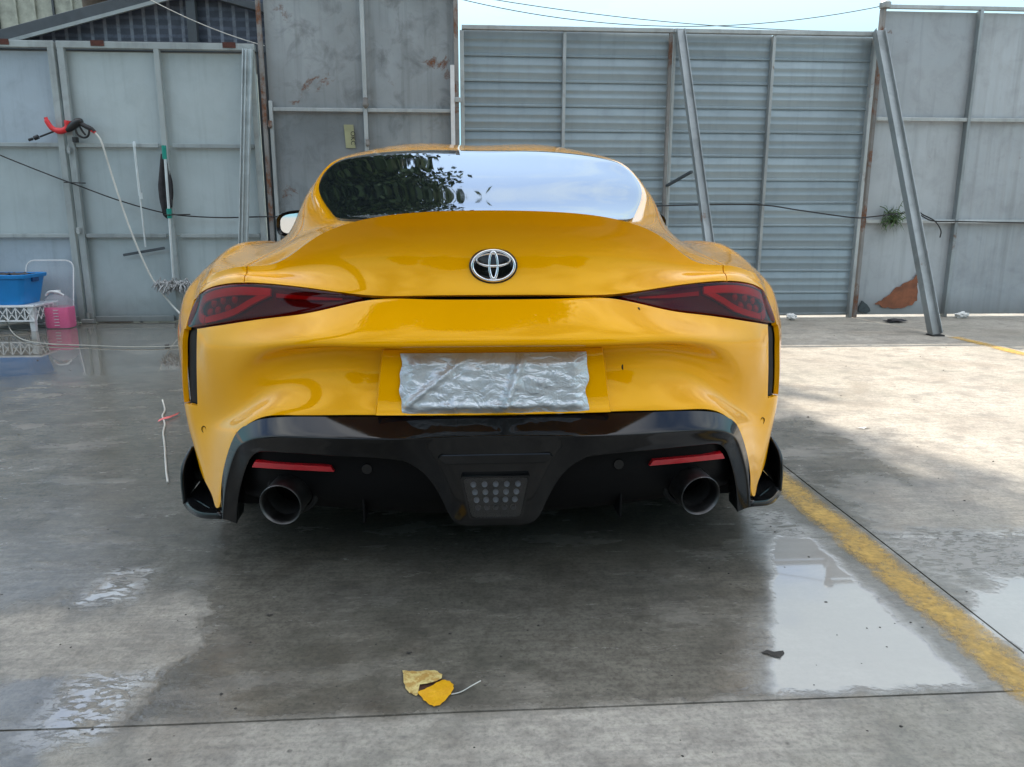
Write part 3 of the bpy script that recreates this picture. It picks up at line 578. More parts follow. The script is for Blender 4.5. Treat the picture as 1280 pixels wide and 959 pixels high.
# ================================================================== trees: one seen in the rear window, one shading the car, others added unseen
def tree(name, base, top, blobs, nleaf, label, seed, ls=1.0):
    rs = np.random.RandomState(seed); root = empty(name, base, label, 'tree', None)
    m = MB(); b = Vector(base); tp = Vector(top)
    trunk = smooth_pts([b + Vector((0, 0, -0.1)), b.lerp(tp, 0.35) + Vector((0.15, 0.1, 0)), b.lerp(tp, 0.7) + Vector((-0.12, 0, 0)), tp], 5)
    m.tube(trunk, [0.24 - 0.10 * k / (len(trunk) - 1) for k in range(len(trunk))], 10)
    for (c, r) in blobs:
        c = Vector(c); s = b.lerp(tp, 0.72 + 0.25 * rs.rand()); mid = s.lerp(c, 0.5) + Vector((0, 0, 0.25))
        pts = smooth_pts([s, mid, c], 5); m.tube(pts, [0.11 - 0.085 * k / (len(pts) - 1) for k in range(len(pts))], 7)
        for q in range(5):
            e = c + Vector(rs.normal(0, 1, 3)).normalized() * r[0] * 0.7; pts = smooth_pts([c.lerp(mid, 0.3), c.lerp(e, 0.5) + Vector((0, 0, 0.1)), e], 3); m.tube(pts, [0.04 - 0.03 * k / (len(pts) - 1) for k in range(len(pts))], 5)
    m.build('trunk', M['bark'], root, smooth=60)
    vol = np.array([r[0] * r[1] * r[2] for c, r in blobs]) ** 0.8; vol /= vol.sum()
    V = []; F = []; ncl = nleaf // 14
    which = rs.choice(len(blobs), ncl, p=vol)
    for wi in which:
        c, r = blobs[wi]; d = rs.normal(0, 1, 3); d /= np.linalg.norm(d); rr = rs.rand() ** 0.45
        cc = np.array(c) + d * rr * np.array(r); cs = 0.16 + 0.16 * rs.rand()
        L = cc + rs.normal(0, cs, (14, 3))
        for p in L:
            s = ls * (0.07 + 0.06 * rs.rand()); a = rs.normal(0, 1, 3); a /= np.linalg.norm(a); u = np.cross(a, rs.normal(0, 1, 3)); u /= np.linalg.norm(u) + 1e-9
            i = len(V); V += [p - a * s, p + u * s * 0.5, p + a * s, p - u * s * 0.5]; F.append((i, i + 1, i + 2, i + 3))
    me = bpy.data.meshes.new('crown'); me.from_pydata([tuple(p) for p in V], [], F); me.update()
    link_mesh('crown', me, M['leaf'], root); return root
tree('broadleaf_tree', (-5.2, 9.6, 0), (-4.2, 8.8, 6.0),
     [((-1.35, 7.9, 5.0), (1.0, 1.0, 1.1)), ((-2.6, 8.2, 5.0), (1.3, 1.2, 1.2)), ((-3.7, 8.5, 5.6), (1.0, 1.0, 1.0)), ((-1.7, 7.6, 6.2), (1.2, 1.1, 1.0)), ((-3.8, 8.2, 6.9), (1.3, 1.2, 1.0)), ((-2.9, 7.9, 6.4), (1.5, 1.3, 1.1))],
     78000, 'dark leafy tree behind the shed, mirrored in the car window', 3, 0.62)
# a tall old tree stands further back; its high crown keeps the sun off the car
def crown_clump(sx, sy, z, r):
    k = z / math.tan(SUN_EL); return ((sx + math.sin(SUN_AZ) * k, sy + math.cos(SUN_AZ) * k, z), (r, r, 0.75))
clumps = []
for (x0, x1, y) in ((-5.2, 0.3, 4.4), (-5.0, 0.2, 2.9), (-5.0, 0.35, 1.3), (-5.2, 0.7, -0.1), (-4.6, 1.0, -1.6), (-4.4, 2.6, -3.0), (-3.6, 2.6, -4.4)):
    n_ = max(2, int((x1 - x0) / 1.5))
    for k in range(n_ + 1): clumps.append(crown_clump(x0 + (x1 - x0) * k / n_ + rnd.uniform(-0.15, 0.15), y + rnd.uniform(-0.25, 0.25), rnd.uniform(14.2, 17.2), rnd.uniform(0.95, 1.25)))
tree('broadleaf_tree', (-6.4, 13.4, 0), (-3.6, 11.0, 13.2), clumps, 92000, 'very tall spreading tree beyond the fence that shades the parked car', 9, 1.35)

tree('added_overhead_tree', (-3.9, -1.0, 0), (-3.0, -0.9, 6.2), [((-1.7, -0.6, 7.5), (1.6, 1.4, 0.9)), ((0.1, -0.4, 7.9), (1.5, 1.4, 0.8)), ((1.4, -1.3, 8.1), (1.2, 1.2, 0.8)), ((-0.6, -2.3, 7.7), (1.6, 1.3, 0.9)), ((-3.3, -1.2, 7.3), (1.5, 1.5, 1.0))], 26000, 'unseen leafy tree added so its boughs darken the reflections in the car tail', 21)  # added out of view; its crown darkens overhead sky reflections in the paint
# unseen tree row added behind the camera to darken the paint's reflections
for (x, y, h, lb) in ((-9.5, -13.0, 6.2, 'round leafy tree starting the unseen row added behind the camera'), (-3.2, -14.5, 7.6, 'taller leafy tree in the middle of the unseen row added behind the camera'), (3.4, -13.6, 6.6, 'leafy tree of the unseen row added behind the camera, opposite the fence corner'), (9.8, -13.0, 7.2, 'leafy tree ending the unseen row added behind the camera')):
    tree('added_back_tree', (x, y, 0), (x + 0.2, y, h * 0.55), [((x + dx, y + rnd.uniform(-0.8, 0.8), h * fz), (2.0 * rnd.uniform(0.8, 1.15), 1.6, h * 0.2)) for dx, fz in ((-2.0, 0.42), (-0.3, 0.36), (1.8, 0.45), (-1.2, 0.68), (1.1, 0.72), (0.1, 0.86))], 9000, lb, int(h * 10), 2.6)

# ================================================================== overhead wires
def wire(p0, p1, sag, r, label, mat=M['cable'], name='overhead_wire', n=30):
    p0, p1 = Vector(p0), Vector(p1)
    pts = [p0.lerp(p1, k / n) - Vector((0, 0, sag * 4 * (k / n) * (1 - k / n))) for k in range(n + 1)]
    m = MB(); m.tube(pts, r, 6); return tag(m.build(name, mat, smooth=60), label, 'wire')
wire((-0.4, WY + 0.35, 2.98), (3.78, WY + 0.02, 2.835), 0.24, 0.0035, 'thin overhead wire tied to the capped fence post')
wire((-0.5, WY + 0.75, 3.12), (6.7, WY + 0.3, 2.86), 0.26, 0.0035, 'thin overhead wire passing above the capped fence post')
wire((-2.95, SY - 0.3, 2.90), (-1.8, SY - 0.16, 2.44), 0.05, 0.004, 'pale wire slung in front of the checked shed gable', M['hose'], 'slack_wire')


# ================================================================== the car
CARX = (0.0, 2.19)
car = empty('sports_car', (CARX[0], CARX[1], 0), 'yellow sports coupe with a covered number plate parked nose to the fence', 'car')

def bsp_basis(n, sub):
    """matrix (n-1)*sub+1 rows over n+2 control points (two phantoms)"""
    rows = (n - 1) * sub + 1; B = np.zeros((rows, n + 2))
    for k in range(rows):
        i = min(k // sub, n - 2); t_ = k / sub - i
        w = np.array([(1 - t_) ** 3, 3 * t_ ** 3 - 6 * t_ ** 2 + 4, -3 * t_ ** 3 + 3 * t_ ** 2 + 3 * t_ + 1, t_ ** 3]) / 6
        B[k, i:i + 4] = w
    return B
SUB = 8
MIR = np.array([-1.0, 1, 1])
# rear columns c0..c9 (centre line to corner), rows from the spoiler lip down to the lower edge
REAR = [
 [(0, .035, .981), (.16, .047, .977), (.30, .100, .960), (.43, .195, .917), (.54, .280, .853), (.635, .318, .839), (.70, .360, .828), (.745, .40, .814), (.78, .45, .805), (.80, .52, .81)],
 [(0, .090, .882), (.16, .100, .881), (.30, .145, .868), (.43, .215, .843), (.54, .270, .823), (.635, .310, .820), (.705, .358, .810), (.755, .403, .793), (.80, .455, .778), (.835, .53, .775)],
 [(0, .062, .785), (.16, .070, .784), (.290, .100, .7815), (.43, .165, .793), (.54, .225, .799), (.635, .280, .799), (.705, .335, .790), (.755, .380, .777), (.80, .43, .755), (.845, .51, .73)],
 [(0, .059, .7785), (.16, .067, .7785), (.291, .097, .7755), (.43, .140, .742), (.54, .195, .722), (.635, .250, .704), (.70, .295, .690), (.75, .335, .679), (.797, .38, .668), (.858, .455, .655)],
 [(0, .000, .712), (.16, .008, .712), (.30, .037, .708), (.43, .086, .692), (.54, .150, .670), (.64, .225, .648), (.71, .283, .63), (.765, .333, .615), (.806, .385, .60), (.868, .455, .59)],
 [(0, -.002, .674), (.16, .004, .673), (.29, .028, .670), (.405, .074, .665), (.515, .140, .648), (.61, .206, .614), (.69, .272, .572), (.76, .333, .55), (.812, .388, .54), (.874, .457, .53)],
 [(0, .066, .660), (.16, .070, .660), (.272, .086, .658), (.375, .110, .653), (.49, .164, .630), (.588, .214, .585), (.68, .276, .522), (.76, .342, .49), (.818, .395, .48), (.878, .460, .47)],
 [(0, .078, .575), (.16, .082, .575), (.275, .096, .573), (.365, .114, .575), (.475, .163, .562), (.572, .205, .52), (.67, .268, .455), (.76, .347, .42), (.822, .398, .415), (.878, .464, .41)],
 [(0, .036, .500), (.16, .042, .500), (.283, .058, .499), (.385, .082, .494), (.49, .117, .486), (.585, .160, .470), (.664, .215, .418), (.757, .325, .36), (.820, .390, .35), (.873, .470, .345)],
 [(0, .036, .455), (.16, .042, .455), (.285, .058, .453), (.39, .082, .448), (.52, .125, .425), (.645, .20, .33), (.735, .252, .200), (.768, .300, .212), (.815, .372, .248), (.862, .472, .295)],
]
# shoulder points along the side (stations) and greatest half width there
SIDE_S = [(.815, .62, .83), (.82, .78, .861), (.815, .94, .873), (.80, 1.15, .869), (.785, 1.35, .857), (.775, 1.7, .846), (.785, 2.1, .845), (.80, 2.5, .84), (.81, 2.85, .832), (.80, 3.1, .832), (.79, 3.3, .836), (.785, 3.41, .836), (.77, 3.6, .812), (.74, 3.8, .77), (.70, 4.0, .722)]
SIDE_W = [.935, .956, .958, .944, .916, .88, .862, .872, .90, .915, .915, .912, .895, .862, .805]
SZ = [0, .785, .72, .63, .56, .50, .44, .38, .32, .25]; SX = [0, .058, .022, 0, .001, .006, .013, .02, .028, .04]
FRONT_S = [(.65, 4.12, .685), (.60, 4.17, .675), (.55, 4.2, .67), (.49, 4.23, .665), (.42, 4.255, .66), (.35, 4.275, .655), (.27, 4.29, .652), (.18, 4.305, .65), (.09, 4.315, .645), (0, 4.32, .64)]
LOW = []
for r in range(10):
    row = list(REAR[r])
    for k in range(15):
        S = SIDE_S[k]
        if r == 0: row.append(S)
        else:
            zt = SZ[r]; f = max(0.0, (S[1] - 3.4) / 0.6); zt = zt * (1 - 0.12 * f)
            hi = min(zt, S[2] - 0.055 * r) if r < 3 else zt
            row.append((SIDE_W[k] - SX[r] - (0.0 if r > 2 else 0.0), S[1] + 0.02 * f * min(r, 4), hi))
    for k in range(10):
        S = FRONT_S[k]; q = r / 9
        row.append((S[0] * (1 + 0.10 * math.sin(q * 2.6)), S[1] + 0.06 * math.sin(q * 3.0), S[2] * (1 - q) + 0.17 * q))
    LOW.append(row)
LOW = np.array(LOW, float)                 # 10 x 35 x 3
# upper surface: stations from lip to nose, j0 centre .. j9 shoulder
UP = [
 None,
 [(0, .12, .967), (.16, .13, .964), (.30, .18, .949), (.425, .265, .912), (.535, .345, .866), (.63, .385, .848), (.69, .43, .843), (.735, .48, .838), (.78, .54, .834)],
 [(0, .31, .948), (.16, .32, .947), (.30, .36, .944), (.425, .43, .934), (.525, .49, .905), (.605, .53, .874), (.665, .58, .862), (.715, .63, .860), (.772, .70, .862)],
 [(0, .50, .975), (.17, .51, .973), (.32, .53, .967), (.432, .56, .955), (.50, .60, .938), (.570, .65, .912), (.645, .71, .880), (.705, .77, .872), (.765, .85, .876)],
 [(0, .76, 1.040), (.18, .765, 1.037), (.36, .78, 1.026), (.503, .80, 1.004), (.548, .84, .990), (.592, .88, .968), (.650, .94, .918), (.705, 1.01, .882), (.755, 1.08, .876)],
 [(0, 1.02, 1.106), (.2, 1.02, 1.103), (.40, 1.022, 1.092), (.562, 1.03, 1.065), (.592, 1.06, 1.053), (.622, 1.095, 1.035), (.668, 1.16, .965), (.712, 1.24, .900), (.752, 1.3, .873)],
 [(0, 1.32, 1.178), (.2, 1.32, 1.176), (.40, 1.31, 1.166), (.568, 1.27, 1.138), (.592, 1.30, 1.128), (.616, 1.345, 1.112), (.664, 1.44, 1.03), (.706, 1.54, .94), (.743, 1.64, .880)],
 [(0, 1.60, 1.240), (.2, 1.60, 1.243), (.38, 1.58, 1.232), (.530, 1.50, 1.203), (.556, 1.53, 1.195), (.582, 1.58, 1.182), (.638, 1.72, 1.095), (.692, 1.88, .985), (.738, 2.0, .895)],
 [(0, 2.05, 1.292), (.22, 2.05, 1.300), (.39, 2.04, 1.286), (.50, 2.02, 1.252), (.54, 2.03, 1.225), (.572, 2.06, 1.20), (.635, 2.17, 1.11), (.70, 2.3, 1.0), (.757, 2.42, .895)],
 [(0, 2.45, 1.272), (.22, 2.45, 1.278), (.4, 2.43, 1.262), (.51, 2.4, 1.228), (.55, 2.41, 1.208), (.585, 2.43, 1.18), (.64, 2.5, 1.10), (.71, 2.65, 1.0), (.77, 2.77, .892)],
 [(0, 2.85, 1.13), (.22, 2.85, 1.13), (.42, 2.82, 1.12), (.56, 2.75, 1.10), (.595, 2.76, 1.08), (.63, 2.78, 1.05), (.67, 2.84, .99), (.72, 2.93, .93), (.765, 3.02, .872)],
 [(0, 3.25, .92), (.24, 3.23, .92), (.45, 3.17, .92), (.60, 3.06, .92), (.635, 3.06, .915), (.67, 3.08, .905), (.71, 3.13, .89), (.74, 3.19, .878), (.77, 3.25, .86)],
 [(0, 3.38, .895), (.24, 3.36, .90), (.45, 3.32, .90), (.58, 3.28, .895), (.62, 3.29, .888), (.66, 3.31, .882), (.70, 3.34, .875), (.735, 3.37, .868), (.765, 3.39, .855)],
 [(0, 3.65, .86), (.24, 3.64, .865), (.45, 3.6, .875), (.58, 3.58, .87), (.61, 3.58, .868), (.65, 3.58, .866), (.685, 3.585, .862), (.72, 3.59, .853), (.748, 3.595, .838)],
 [(0, 3.92, .80), (.22, 3.91, .80), (.42, 3.88, .805), (.54, 3.85, .81), (.575, 3.84, .81), (.61, 3.835, .809), (.65, 3.83, .806), (.685, 3.82, .80), (.715, 3.81, .789)],
 [(0, 4.14, .725), (.2, 4.13, .725), (.38, 4.1, .73), (.49, 4.07, .735), (.52, 4.06, .735), (.56, 4.05, .735), (.60, 4.035, .735), (.64, 4.02, .732), (.675, 4.01, .728)],
 None]
UP[0] = [tuple(p) for p in LOW[0, :10]]
for k in range(15): UP[k + 1] = UP[k + 1] + [SIDE_S[k]]
UP[16] = [tuple(p) for p in LOW[0, 25:][::-1]]
UP = np.array(UP, float)                   # 17 x 10 x 3

def phantoms(P, lo0=None):
    return P
def eval_low(P):
    top = 2 * P[0] - P[1]
    top[10:25] = UP[1:16, 8]
    Q = np.concatenate([top[None], P, (2 * P[-1] - P[-2])[None]], 0)
    Q = np.concatenate([(Q[:, 1] * MIR)[:, None], Q, (Q[:, -2] * MIR)[:, None]], 1)
    return Q
def eval_up(P):
    right = LOW[1, 9:26].copy(); right[0] = 2 * P[0, -1] - P[0, -2]; right[-1] = 2 * P[-1, -1] - P[-1, -2]
    Q = np.concatenate([(P[:, 1] * MIR)[:, None], P, right[:, None]], 1)
    Q = np.concatenate([(2 * Q[0] - Q[1])[None], Q, (2 * Q[-1] - Q[-2])[None]], 0)
    return Q
def fit(D, ev, iters=9):
    nr, nc = D.shape[:2]; P = D.copy(); Br, Bc = bsp_basis(nr, 1), bsp_basis(nc, 1)
    for _ in range(iters):
        S = np.einsum('ij,jkd,lk->ild', Br, ev(P), Bc); P = P + 0.9 * (D - S)
    return P
def dense(D, ev, sub=SUB):
    P = fit(D, ev); nr, nc = D.shape[:2]
    return np.einsum('ij,jkd,lk->ild', bsp_basis(nr, sub), ev(P), bsp_basis(nc, sub))
GL = dense(LOW, eval_low); GU = dense(UP, eval_up)
# both surfaces share the lip / shoulder line exactly
GU[0] = GL[0, :9 * SUB + 1]; 
for k in range(15 * SUB + 1 - 1):
    pass
GU[SUB:15 * SUB + 1, -1] = GL[0, 10 * SUB:24 * SUB + 1]
for k in range(1, SUB): GU[k, -1] = GL[0, 9 * SUB + k]; GU[15 * SUB + k, -1] = GL[0, 24 * SUB + k]
GU[-1] = GL[0, 25 * SUB:][::-1]
GU[:, 0, 0] = 0; GL[:, 0, 0] = 0; GL[:, -1, 0] = 0

def gnormals(G):
    du = np.gradient(G, axis=1); dv = np.gradient(G, axis=0); n = np.cross(du, dv); n /= np.linalg.norm(n, axis=-1, keepdims=True) + 1e-12; return n
NL = gnormals(GL); NU = gnormals(GU)
# make normals point outwards
cen = np.array([0, 2.2, 0.55])
if ((GL - cen) * NL).sum() < 0: NL = -NL
if ((GU - cen) * NU).sum() < 0: NU = -NU

NLS = np.stack([NL[max(0, i - 10):i + 11].mean(0) for i in range(NL.shape[0])]); NLS = np.stack([NLS[:, max(0, j - 5):j + 6].mean(1) for j in range(NLS.shape[1])], 1); NLS /= np.linalg.norm(NLS, axis=-1, keepdims=True)
WH = [(0.94, 0.335), (3.41, 0.335)]; WR = 0.335; ARCH = 0.372
def arch_in(p): return any((p[1] - y) ** 2 + (p[2] - z) ** 2 < ARCH ** 2 and abs(p[0]) > 0.5 for y, z in WH)

class Shell:
    """collects dense cells of the right half, welds, mirrors"""
    def __init__(self): self.key = {}; self.v = []; self.n = []; self.f = []
    def vid(self, p, n):
        k = tuple(np.round(p, 5))
        if k not in self.key: self.key[k] = len(self.v); self.v.append(np.array(p)); self.n.append(np.array(n))
        else: self.n[self.key[k]] = self.n[self.key[k]] + n
        return self.key[k]
    def cells(self, G, N, r0, r1, c0, c1, sub=SUB, test=None, arch=False):
        for i in range(round(r0 * sub), round(r1 * sub)):
            for j in range(round(c0 * sub), round(c1 * sub)):
                q = [(i, j), (i, j + 1), (i + 1, j + 1), (i + 1, j)]; ps = [G[a] for a in q]
                if test and not test(sum(ps) / 4): continue
                if arch and any(arch_in(p) for p in ps): continue
                ids = [self.vid(G[a], N[a]) for a in q]; ids = [x for k_, x in enumerate(ids) if x not in ids[:k_]]
                if len(ids) > 2: self.f.append(tuple(ids))
        return self
    def mirror(self):
        n = len(self.v); mp = []
        for i in range(n):
            p = self.v[i]
            if abs(p[0]) < 1e-5: mp.append(i)
            else: mp.append(len(self.v)); self.v.append(p * MIR); self.n.append(self.n[i] * MIR)
        self.f += [tuple(mp[k] for k in f)[::-1] for f in list(self.f)]; return self
    def flipx(self):
        self.v = [p * MIR for p in self.v]; self.n = [p * MIR for p in self.n]; self.f = [f[::-1] for f in self.f]; return self
    def build(self, name, mat, parent, gap=0.0019, skirt=0.014, offset=0.0, smooth=50, snap_arch=False, keep_y=None):
        V = np.array(self.v); Nn = np.array(self.n); Nn /= np.linalg.norm(Nn, axis=1, keepdims=True) + 1e-12
        F = list(self.f); V = V + Nn * offset
        # orient faces along normals
        F2 = []
        for f in F:
            a = np.cross(V[f[1]] - V[f[0]], V[f[-1]] - V[f[0]]); F2.append(f if a @ Nn[f[0]] > 0 else f[::-1])
        F = F2; ec = {}
        for f in F:
            for a, b in zip(f, f[1:] + f[:1]): ec.setdefault((min(a, b), max(a, b)), []).append((a, b))
        bd = [e[0] for e in ec.values() if len(e) == 1]; bv = set(x for e in bd for x in e)
        nb = {}
        for (a, b) in ec: nb.setdefault(a, set()).add(b); nb.setdefault(b, set()).add(a)
        if snap_arch:
            for i in bv:
                for y, z in WH:
                    d = math.hypot(V[i][1] - y, V[i][2] - z)
                    if d < ARCH + 0.055 and V[i][2] > 0.24: s = ARCH / d; V[i][1] = y + (V[i][1] - y) * s; V[i][2] = z + (V[i][2] - z) * s
        V0 = V.copy()
        for i in bv:
            inn = [V0[k] for k in nb[i] if k not in bv]
            if not inn: inn = [V0[k] for k in nb[i]]
            d = np.mean(inn, 0) - V0[i]; d -= Nn[i] * (d @ Nn[i]); L = np.linalg.norm(d)
            if L > 1e-6 and gap: V[i] = V0[i] + d / L * min(gap, 0.6 * L) - Nn[i] * gap * 0.35
        V = list(V)
        if skirt:
            sk = {}
            for i in bv: sk[i] = len(V); V.append(V[i] - Nn[i] * skirt)
            for a, b in bd: F.append((b, a, sk[a], sk[b]))
        me = bpy.data.meshes.new(name); me.from_pydata([tuple(p) for p in V], [], F); me.update()
        return link_mesh(name, me, mat, parent, smooth)

PT = M['paint']
VB = 6.45      # lower end of the side slot (in rows)
# inner black shell, closes everything behind the gaps
s = Shell().cells(GL, NL, 3.4, 8, 0, 10).cells(GL, NL, 8, 9, 6.5, 10, arch=True).cells(GL, NL, 1.5, 3.4, 4.6, 10).cells(GL, NL, 0, 9, 10, 34, arch=True).cells(GU, NU, 2, 16, 0, 9).mirror(); s.build('body_shell', M['black'], car, gap=0, skirt=0, offset=-0.020)
q = Shell().cells(GL + np.array([0, 0.022, 0]), NL, 1.6, 3.5, 0, 4.7).mirror(); q.build('seam_backing', M['black'], car, gap=0, skirt=0)
# rear bumper
s = Shell(); s.cells(GL, NL, 3, 8, 0, 8).cells(GL, NL, 8, 9, 6, 8)
s.cells(GL, NL, VB, 9, 8, 10, arch=True).cells(GL, NL, 7, 9, 10, 11, arch=True).mirror(); bumper = s.build('rear_bumper', PT, car)
# number plate recess panel let into the bumper
pp = []
for (z, y, hx) in ((.5035, .034, .286), (.520, .046, .2845), (.56, .056, .280), (.61, .064, .274), (.648, .069, .269), (.655, .074, .267)):
    pp.append([(hx * u, y + 0.10 * (hx * u) ** 2 + (0.012 if abs(u) > 0.995 else 0), z) for u in [-1, -.985] + [k / 10 for k in range(-9, 10)] + [.985, 1]])
m = MB(); m.grid(pp); m.build('plate_recess', PT, bumper, smooth=50)
# hatch with spoiler lip
s = Shell(); s.cells(GL, NL, 0, 2, 0, 5).cells(GU, NU, 0, 7, 0, 5).mirror(); hatch = s.build('hatch', PT, car)
# roof, bonnet, pillars and sides
s = Shell().cells(GU, NU, 7, 9.25, 0, 5).mirror(); s.build('roof', PT, car)
s = Shell().cells(GU, NU, 12, 16, 0, 6).mirror(); s.build('bonnet', PT, car)
s = Shell().cells(GU, NU, 9.25, 12, 0, 3.4).mirror(); s.build('cowl', M['black'], car)
for side in (1, -1):
    q = Shell(); q.cells(GL, NL, 0, 2, 5, 10).cells(GL, NL, 2, 3, 8.875, 10).cells(GL, NL, 3, VB, 9, 10).cells(GL, NL, 0, 7, 10, 13.6, arch=True).cells(GL, NL, 7, 9, 11, 13.6, arch=True)
    q.cells(GU, NU, 0, 4.6, 5, 9).cells(GU, NU, 4.6, 7, 5, 7)
    q.cells(GU, NU, 7, 12, 5, 5.4)
    if side < 0: q.flipx()
    q.build('quarter_panel', PT, car, snap_arch=True)
    q = Shell().cells(GU, NU, 4.6, 9.6, 7, 9).cells(GL, NL, 0, 9, 13.6, 18.0)
    if side < 0: q.flipx()
    door = q.build('door', PT, car)
    hb = MB(); hb.tube(smooth_pts([(side * 0.868, 1.62, 0.735), (side * 0.892, 1.67, 0.742), (side * 0.892, 1.80, 0.745), (side * 0.868, 1.86, 0.742)], 4), 0.011, 8); hb.build('handle', PT, door, smooth=60)
    q = Shell().cells(GL, NL, 0, 9, 18.0, 22.4, arch=True).cells(GU, NU, 9.6, 12, 7, 9).cells(GU, NU, 12, 16, 6, 9)
    if side < 0: q.flipx()
    q.build('front_wing', PT, car, snap_arch=True)
    q = Shell().cells(GU, NU, 6.0, 10.9, 5.5, 7.0)
    if side < 0: q.flipx()
    q.build('side_window', M['glass'], car, offset=0.004, skirt=0.012, gap=0.003)
    q = Shell().cells(GL, NL, 3, VB, 8, 9)
    if side < 0: q.flipx()
    q.build('side_slot', M['soot_and_shade'], car, offset=-0.019, gap=0, skirt=0)
s = Shell().cells(GL, NL, 0, 9, 22.4, 34).mirror(); fb = s.build('front_bumper', PT, car)
for side in (1, -1):
    q = Shell().cells(GL, NL, 1.2, 3.2, 23.0, 28.0)
    if side < 0: q.flipx()
    q.build('headlight', M['glass'], car, offset=0.004)
q = Shell().cells(GL, NL, 5.2, 8.6, 27.5, 34).mirror(); q.build('front_grille', M['black'], car, offset=0.004)

# rear window and windscreen: own rounded outlines laid on the body surface
FINE = 48
GUF = dense(UP, eval_up, FINE)
def box_smooth(G, w, axis, mirror):
    G = np.moveaxis(G, axis, 0); pre = G[w:0:-1] * MIR if mirror else np.repeat(G[:1], w, 0)
    P = np.cumsum(np.concatenate([np.zeros_like(G[:1]), pre, G, np.repeat(G[-1:], w, 0)], 0), 0); return np.moveaxis((P[2 * w + 1:] - P[:-2 * w - 1]) / (2 * w + 1), 0, axis)
for _k in range(3): GUF = box_smooth(box_smooth(GUF, 13, 1, True), 18, 0, False)
GUF[:, 0, 0] = 0; NUF = gnormals(GUF)
if ((GUF - cen) * NUF).sum() < 0: NUF = -NUF
def surf(G, N, r, c, off):
    sb = FINE if G is GUF else SUB
    r = min(max(r * sb, 0), G.shape[0] - 1.001); c = min(max(c * sb, 0), G.shape[1] - 1.001)
    i, j = int(r), int(c); a, b = r - i, c - j
    P = (1 - a) * ((1 - b) * G[i, j] + b * G[i, j + 1]) + a * ((1 - b) * G[i + 1, j] + b * G[i + 1, j + 1])
    n = (1 - a) * ((1 - b) * N[i, j] + b * N[i, j + 1]) + a * ((1 - b) * N[i + 1, j] + b * N[i + 1, j + 1]); n /= np.linalg.norm(n)
    return P + n * off
def decal(name, G, N, outline, mat, parent, off, thick, half=True, rings=14, smooth=50):
    """closed outline in (row, col) grid parameters -> concentric patch on the surface; negative col = mirrored half"""
    O = np.array(outline); c = O.mean(0); n = len(O); V = []; F = []
    def pt(r, cc, o):
        p = surf(G, N, r, abs(cc), o); return p * MIR if cc < 0 else p
    for k in range(rings, 0, -1):
        for q in O: w = c + (q - c) * (k / rings); V.append(pt(w[0], w[1], off if k < rings else off - 0.001))
    V.append(pt(c[0], c[1], off)); ctr = len(V) - 1
    for k in range(rings - 1):
        for j in range(n): F.append((k * n + j, k * n + (j + 1) % n, (k + 1) * n + (j + 1) % n, (k + 1) * n + j))
    for j in range(n): F.append(((rings - 1) * n + j, (rings - 1) * n + (j + 1) % n, ctr))
    b = len(V)
    for q in O: V.append(pt(q[0], q[1], off - thick))
    for j in range(n): F.append((j, b + j, b + (j + 1) % n, (j + 1) % n))
    me = bpy.data.meshes.new(name); me.from_pydata([tuple(p) for p in V], [], F); me.update()
    bm = bmesh.new(); bm.from_mesh(me); bmesh.ops.recalc_face_normals(bm, faces=bm.faces); bm.to_mesh(me); bm.free()
    return link_mesh(name, me, mat, parent, smooth)
def rounded(pts, n=6):
    """mirror a half outline (row, col) given from centre bottom to centre top"""
    P = [(a, b, 0) for a, b in pts]; h = smooth_pts(P, n); h = [(p.x, p.y) for p in h]
    return h + [(a, -b) for a, b in h[::-1][1:-1]]
glass_half = [(2.45, 0.0), (2.5, 1.5), (2.62, 2.4), (2.95, 2.96), (3.6, 3.10), (4.4, 3.13), (5.2, 3.14), (5.9, 3.11), (6.45, 2.97), (6.62, 2.65), (6.68, 2.2), (6.70, 1.2), (6.71, 0.0)]
rw = decal('rear_window', GUF, NUF, rounded(glass_half), M['glass'], car, 0.0068, 0.018, rings=30)
decal('windscreen', GUF, NUF, rounded([(11.3, 0.0), (11.3, 1.6), (11.25, 2.9), (11.0, 3.5), (10.3, 3.55), (9.7, 3.5), (9.45, 3.0), (9.4, 1.6), (9.4, 0)]), M['glass'], car, 0.0035, 0.010, rings=20)

# ---- tail lamps
def grid_strip(name, pts, wid, off, th, mat, parent, side, cyc=False):
    """ribbon following (row, col) points on the lower surface, with thickness"""
    O = [np.array((p.x, p.y)) for p in smooth_pts([(a, b, 0) for a, b in pts], 6)]; V = []; F = []
    n = len(O)
    for k in range(n):
        tn = O[min(k + 1, n - 1)] - O[max(k - 1, 0)]; w3 = np.array((tn[0] * 0.09, tn[1] * 0.085)); nn = np.array((w3[1], -w3[0])); nn /= np.linalg.norm(nn) + 1e-9; nn = np.array((nn[0] / 0.09, nn[1] / 0.085)) * (wid[k * (len(wid) - 1) // (n - 1)] if hasattr(wid, '__len__') else wid)
        for (sg, o) in ((-1, off), (1, off), (1, off - th), (-1, off - th)):
            q = O[k] + nn * sg * 0.5; p = surf(GL, NLS, q[0], q[1], o); V.append(p * MIR if side < 0 else p)
    for k in range(n - 1):
        for e in range(4): F.append((k * 4 + e, k * 4 + (e + 1) % 4, (k + 1) * 4 + (e + 1) % 4, (k + 1) * 4 + e))
    F += [(0, 1, 2, 3), tuple((n - 1) * 4 + e for e in (3, 2, 1, 0))]
    me = bpy.data.meshes.new(name); me.from_pydata([tuple(p) for p in V], [], F); me.update()
    bm = bmesh.new(); bm.from_mesh(me); bmesh.ops.recalc_face_normals(bm, faces=bm.faces); bm.to_mesh(me); bm.free()
    return link_mesh(name, me, mat, parent, 60)
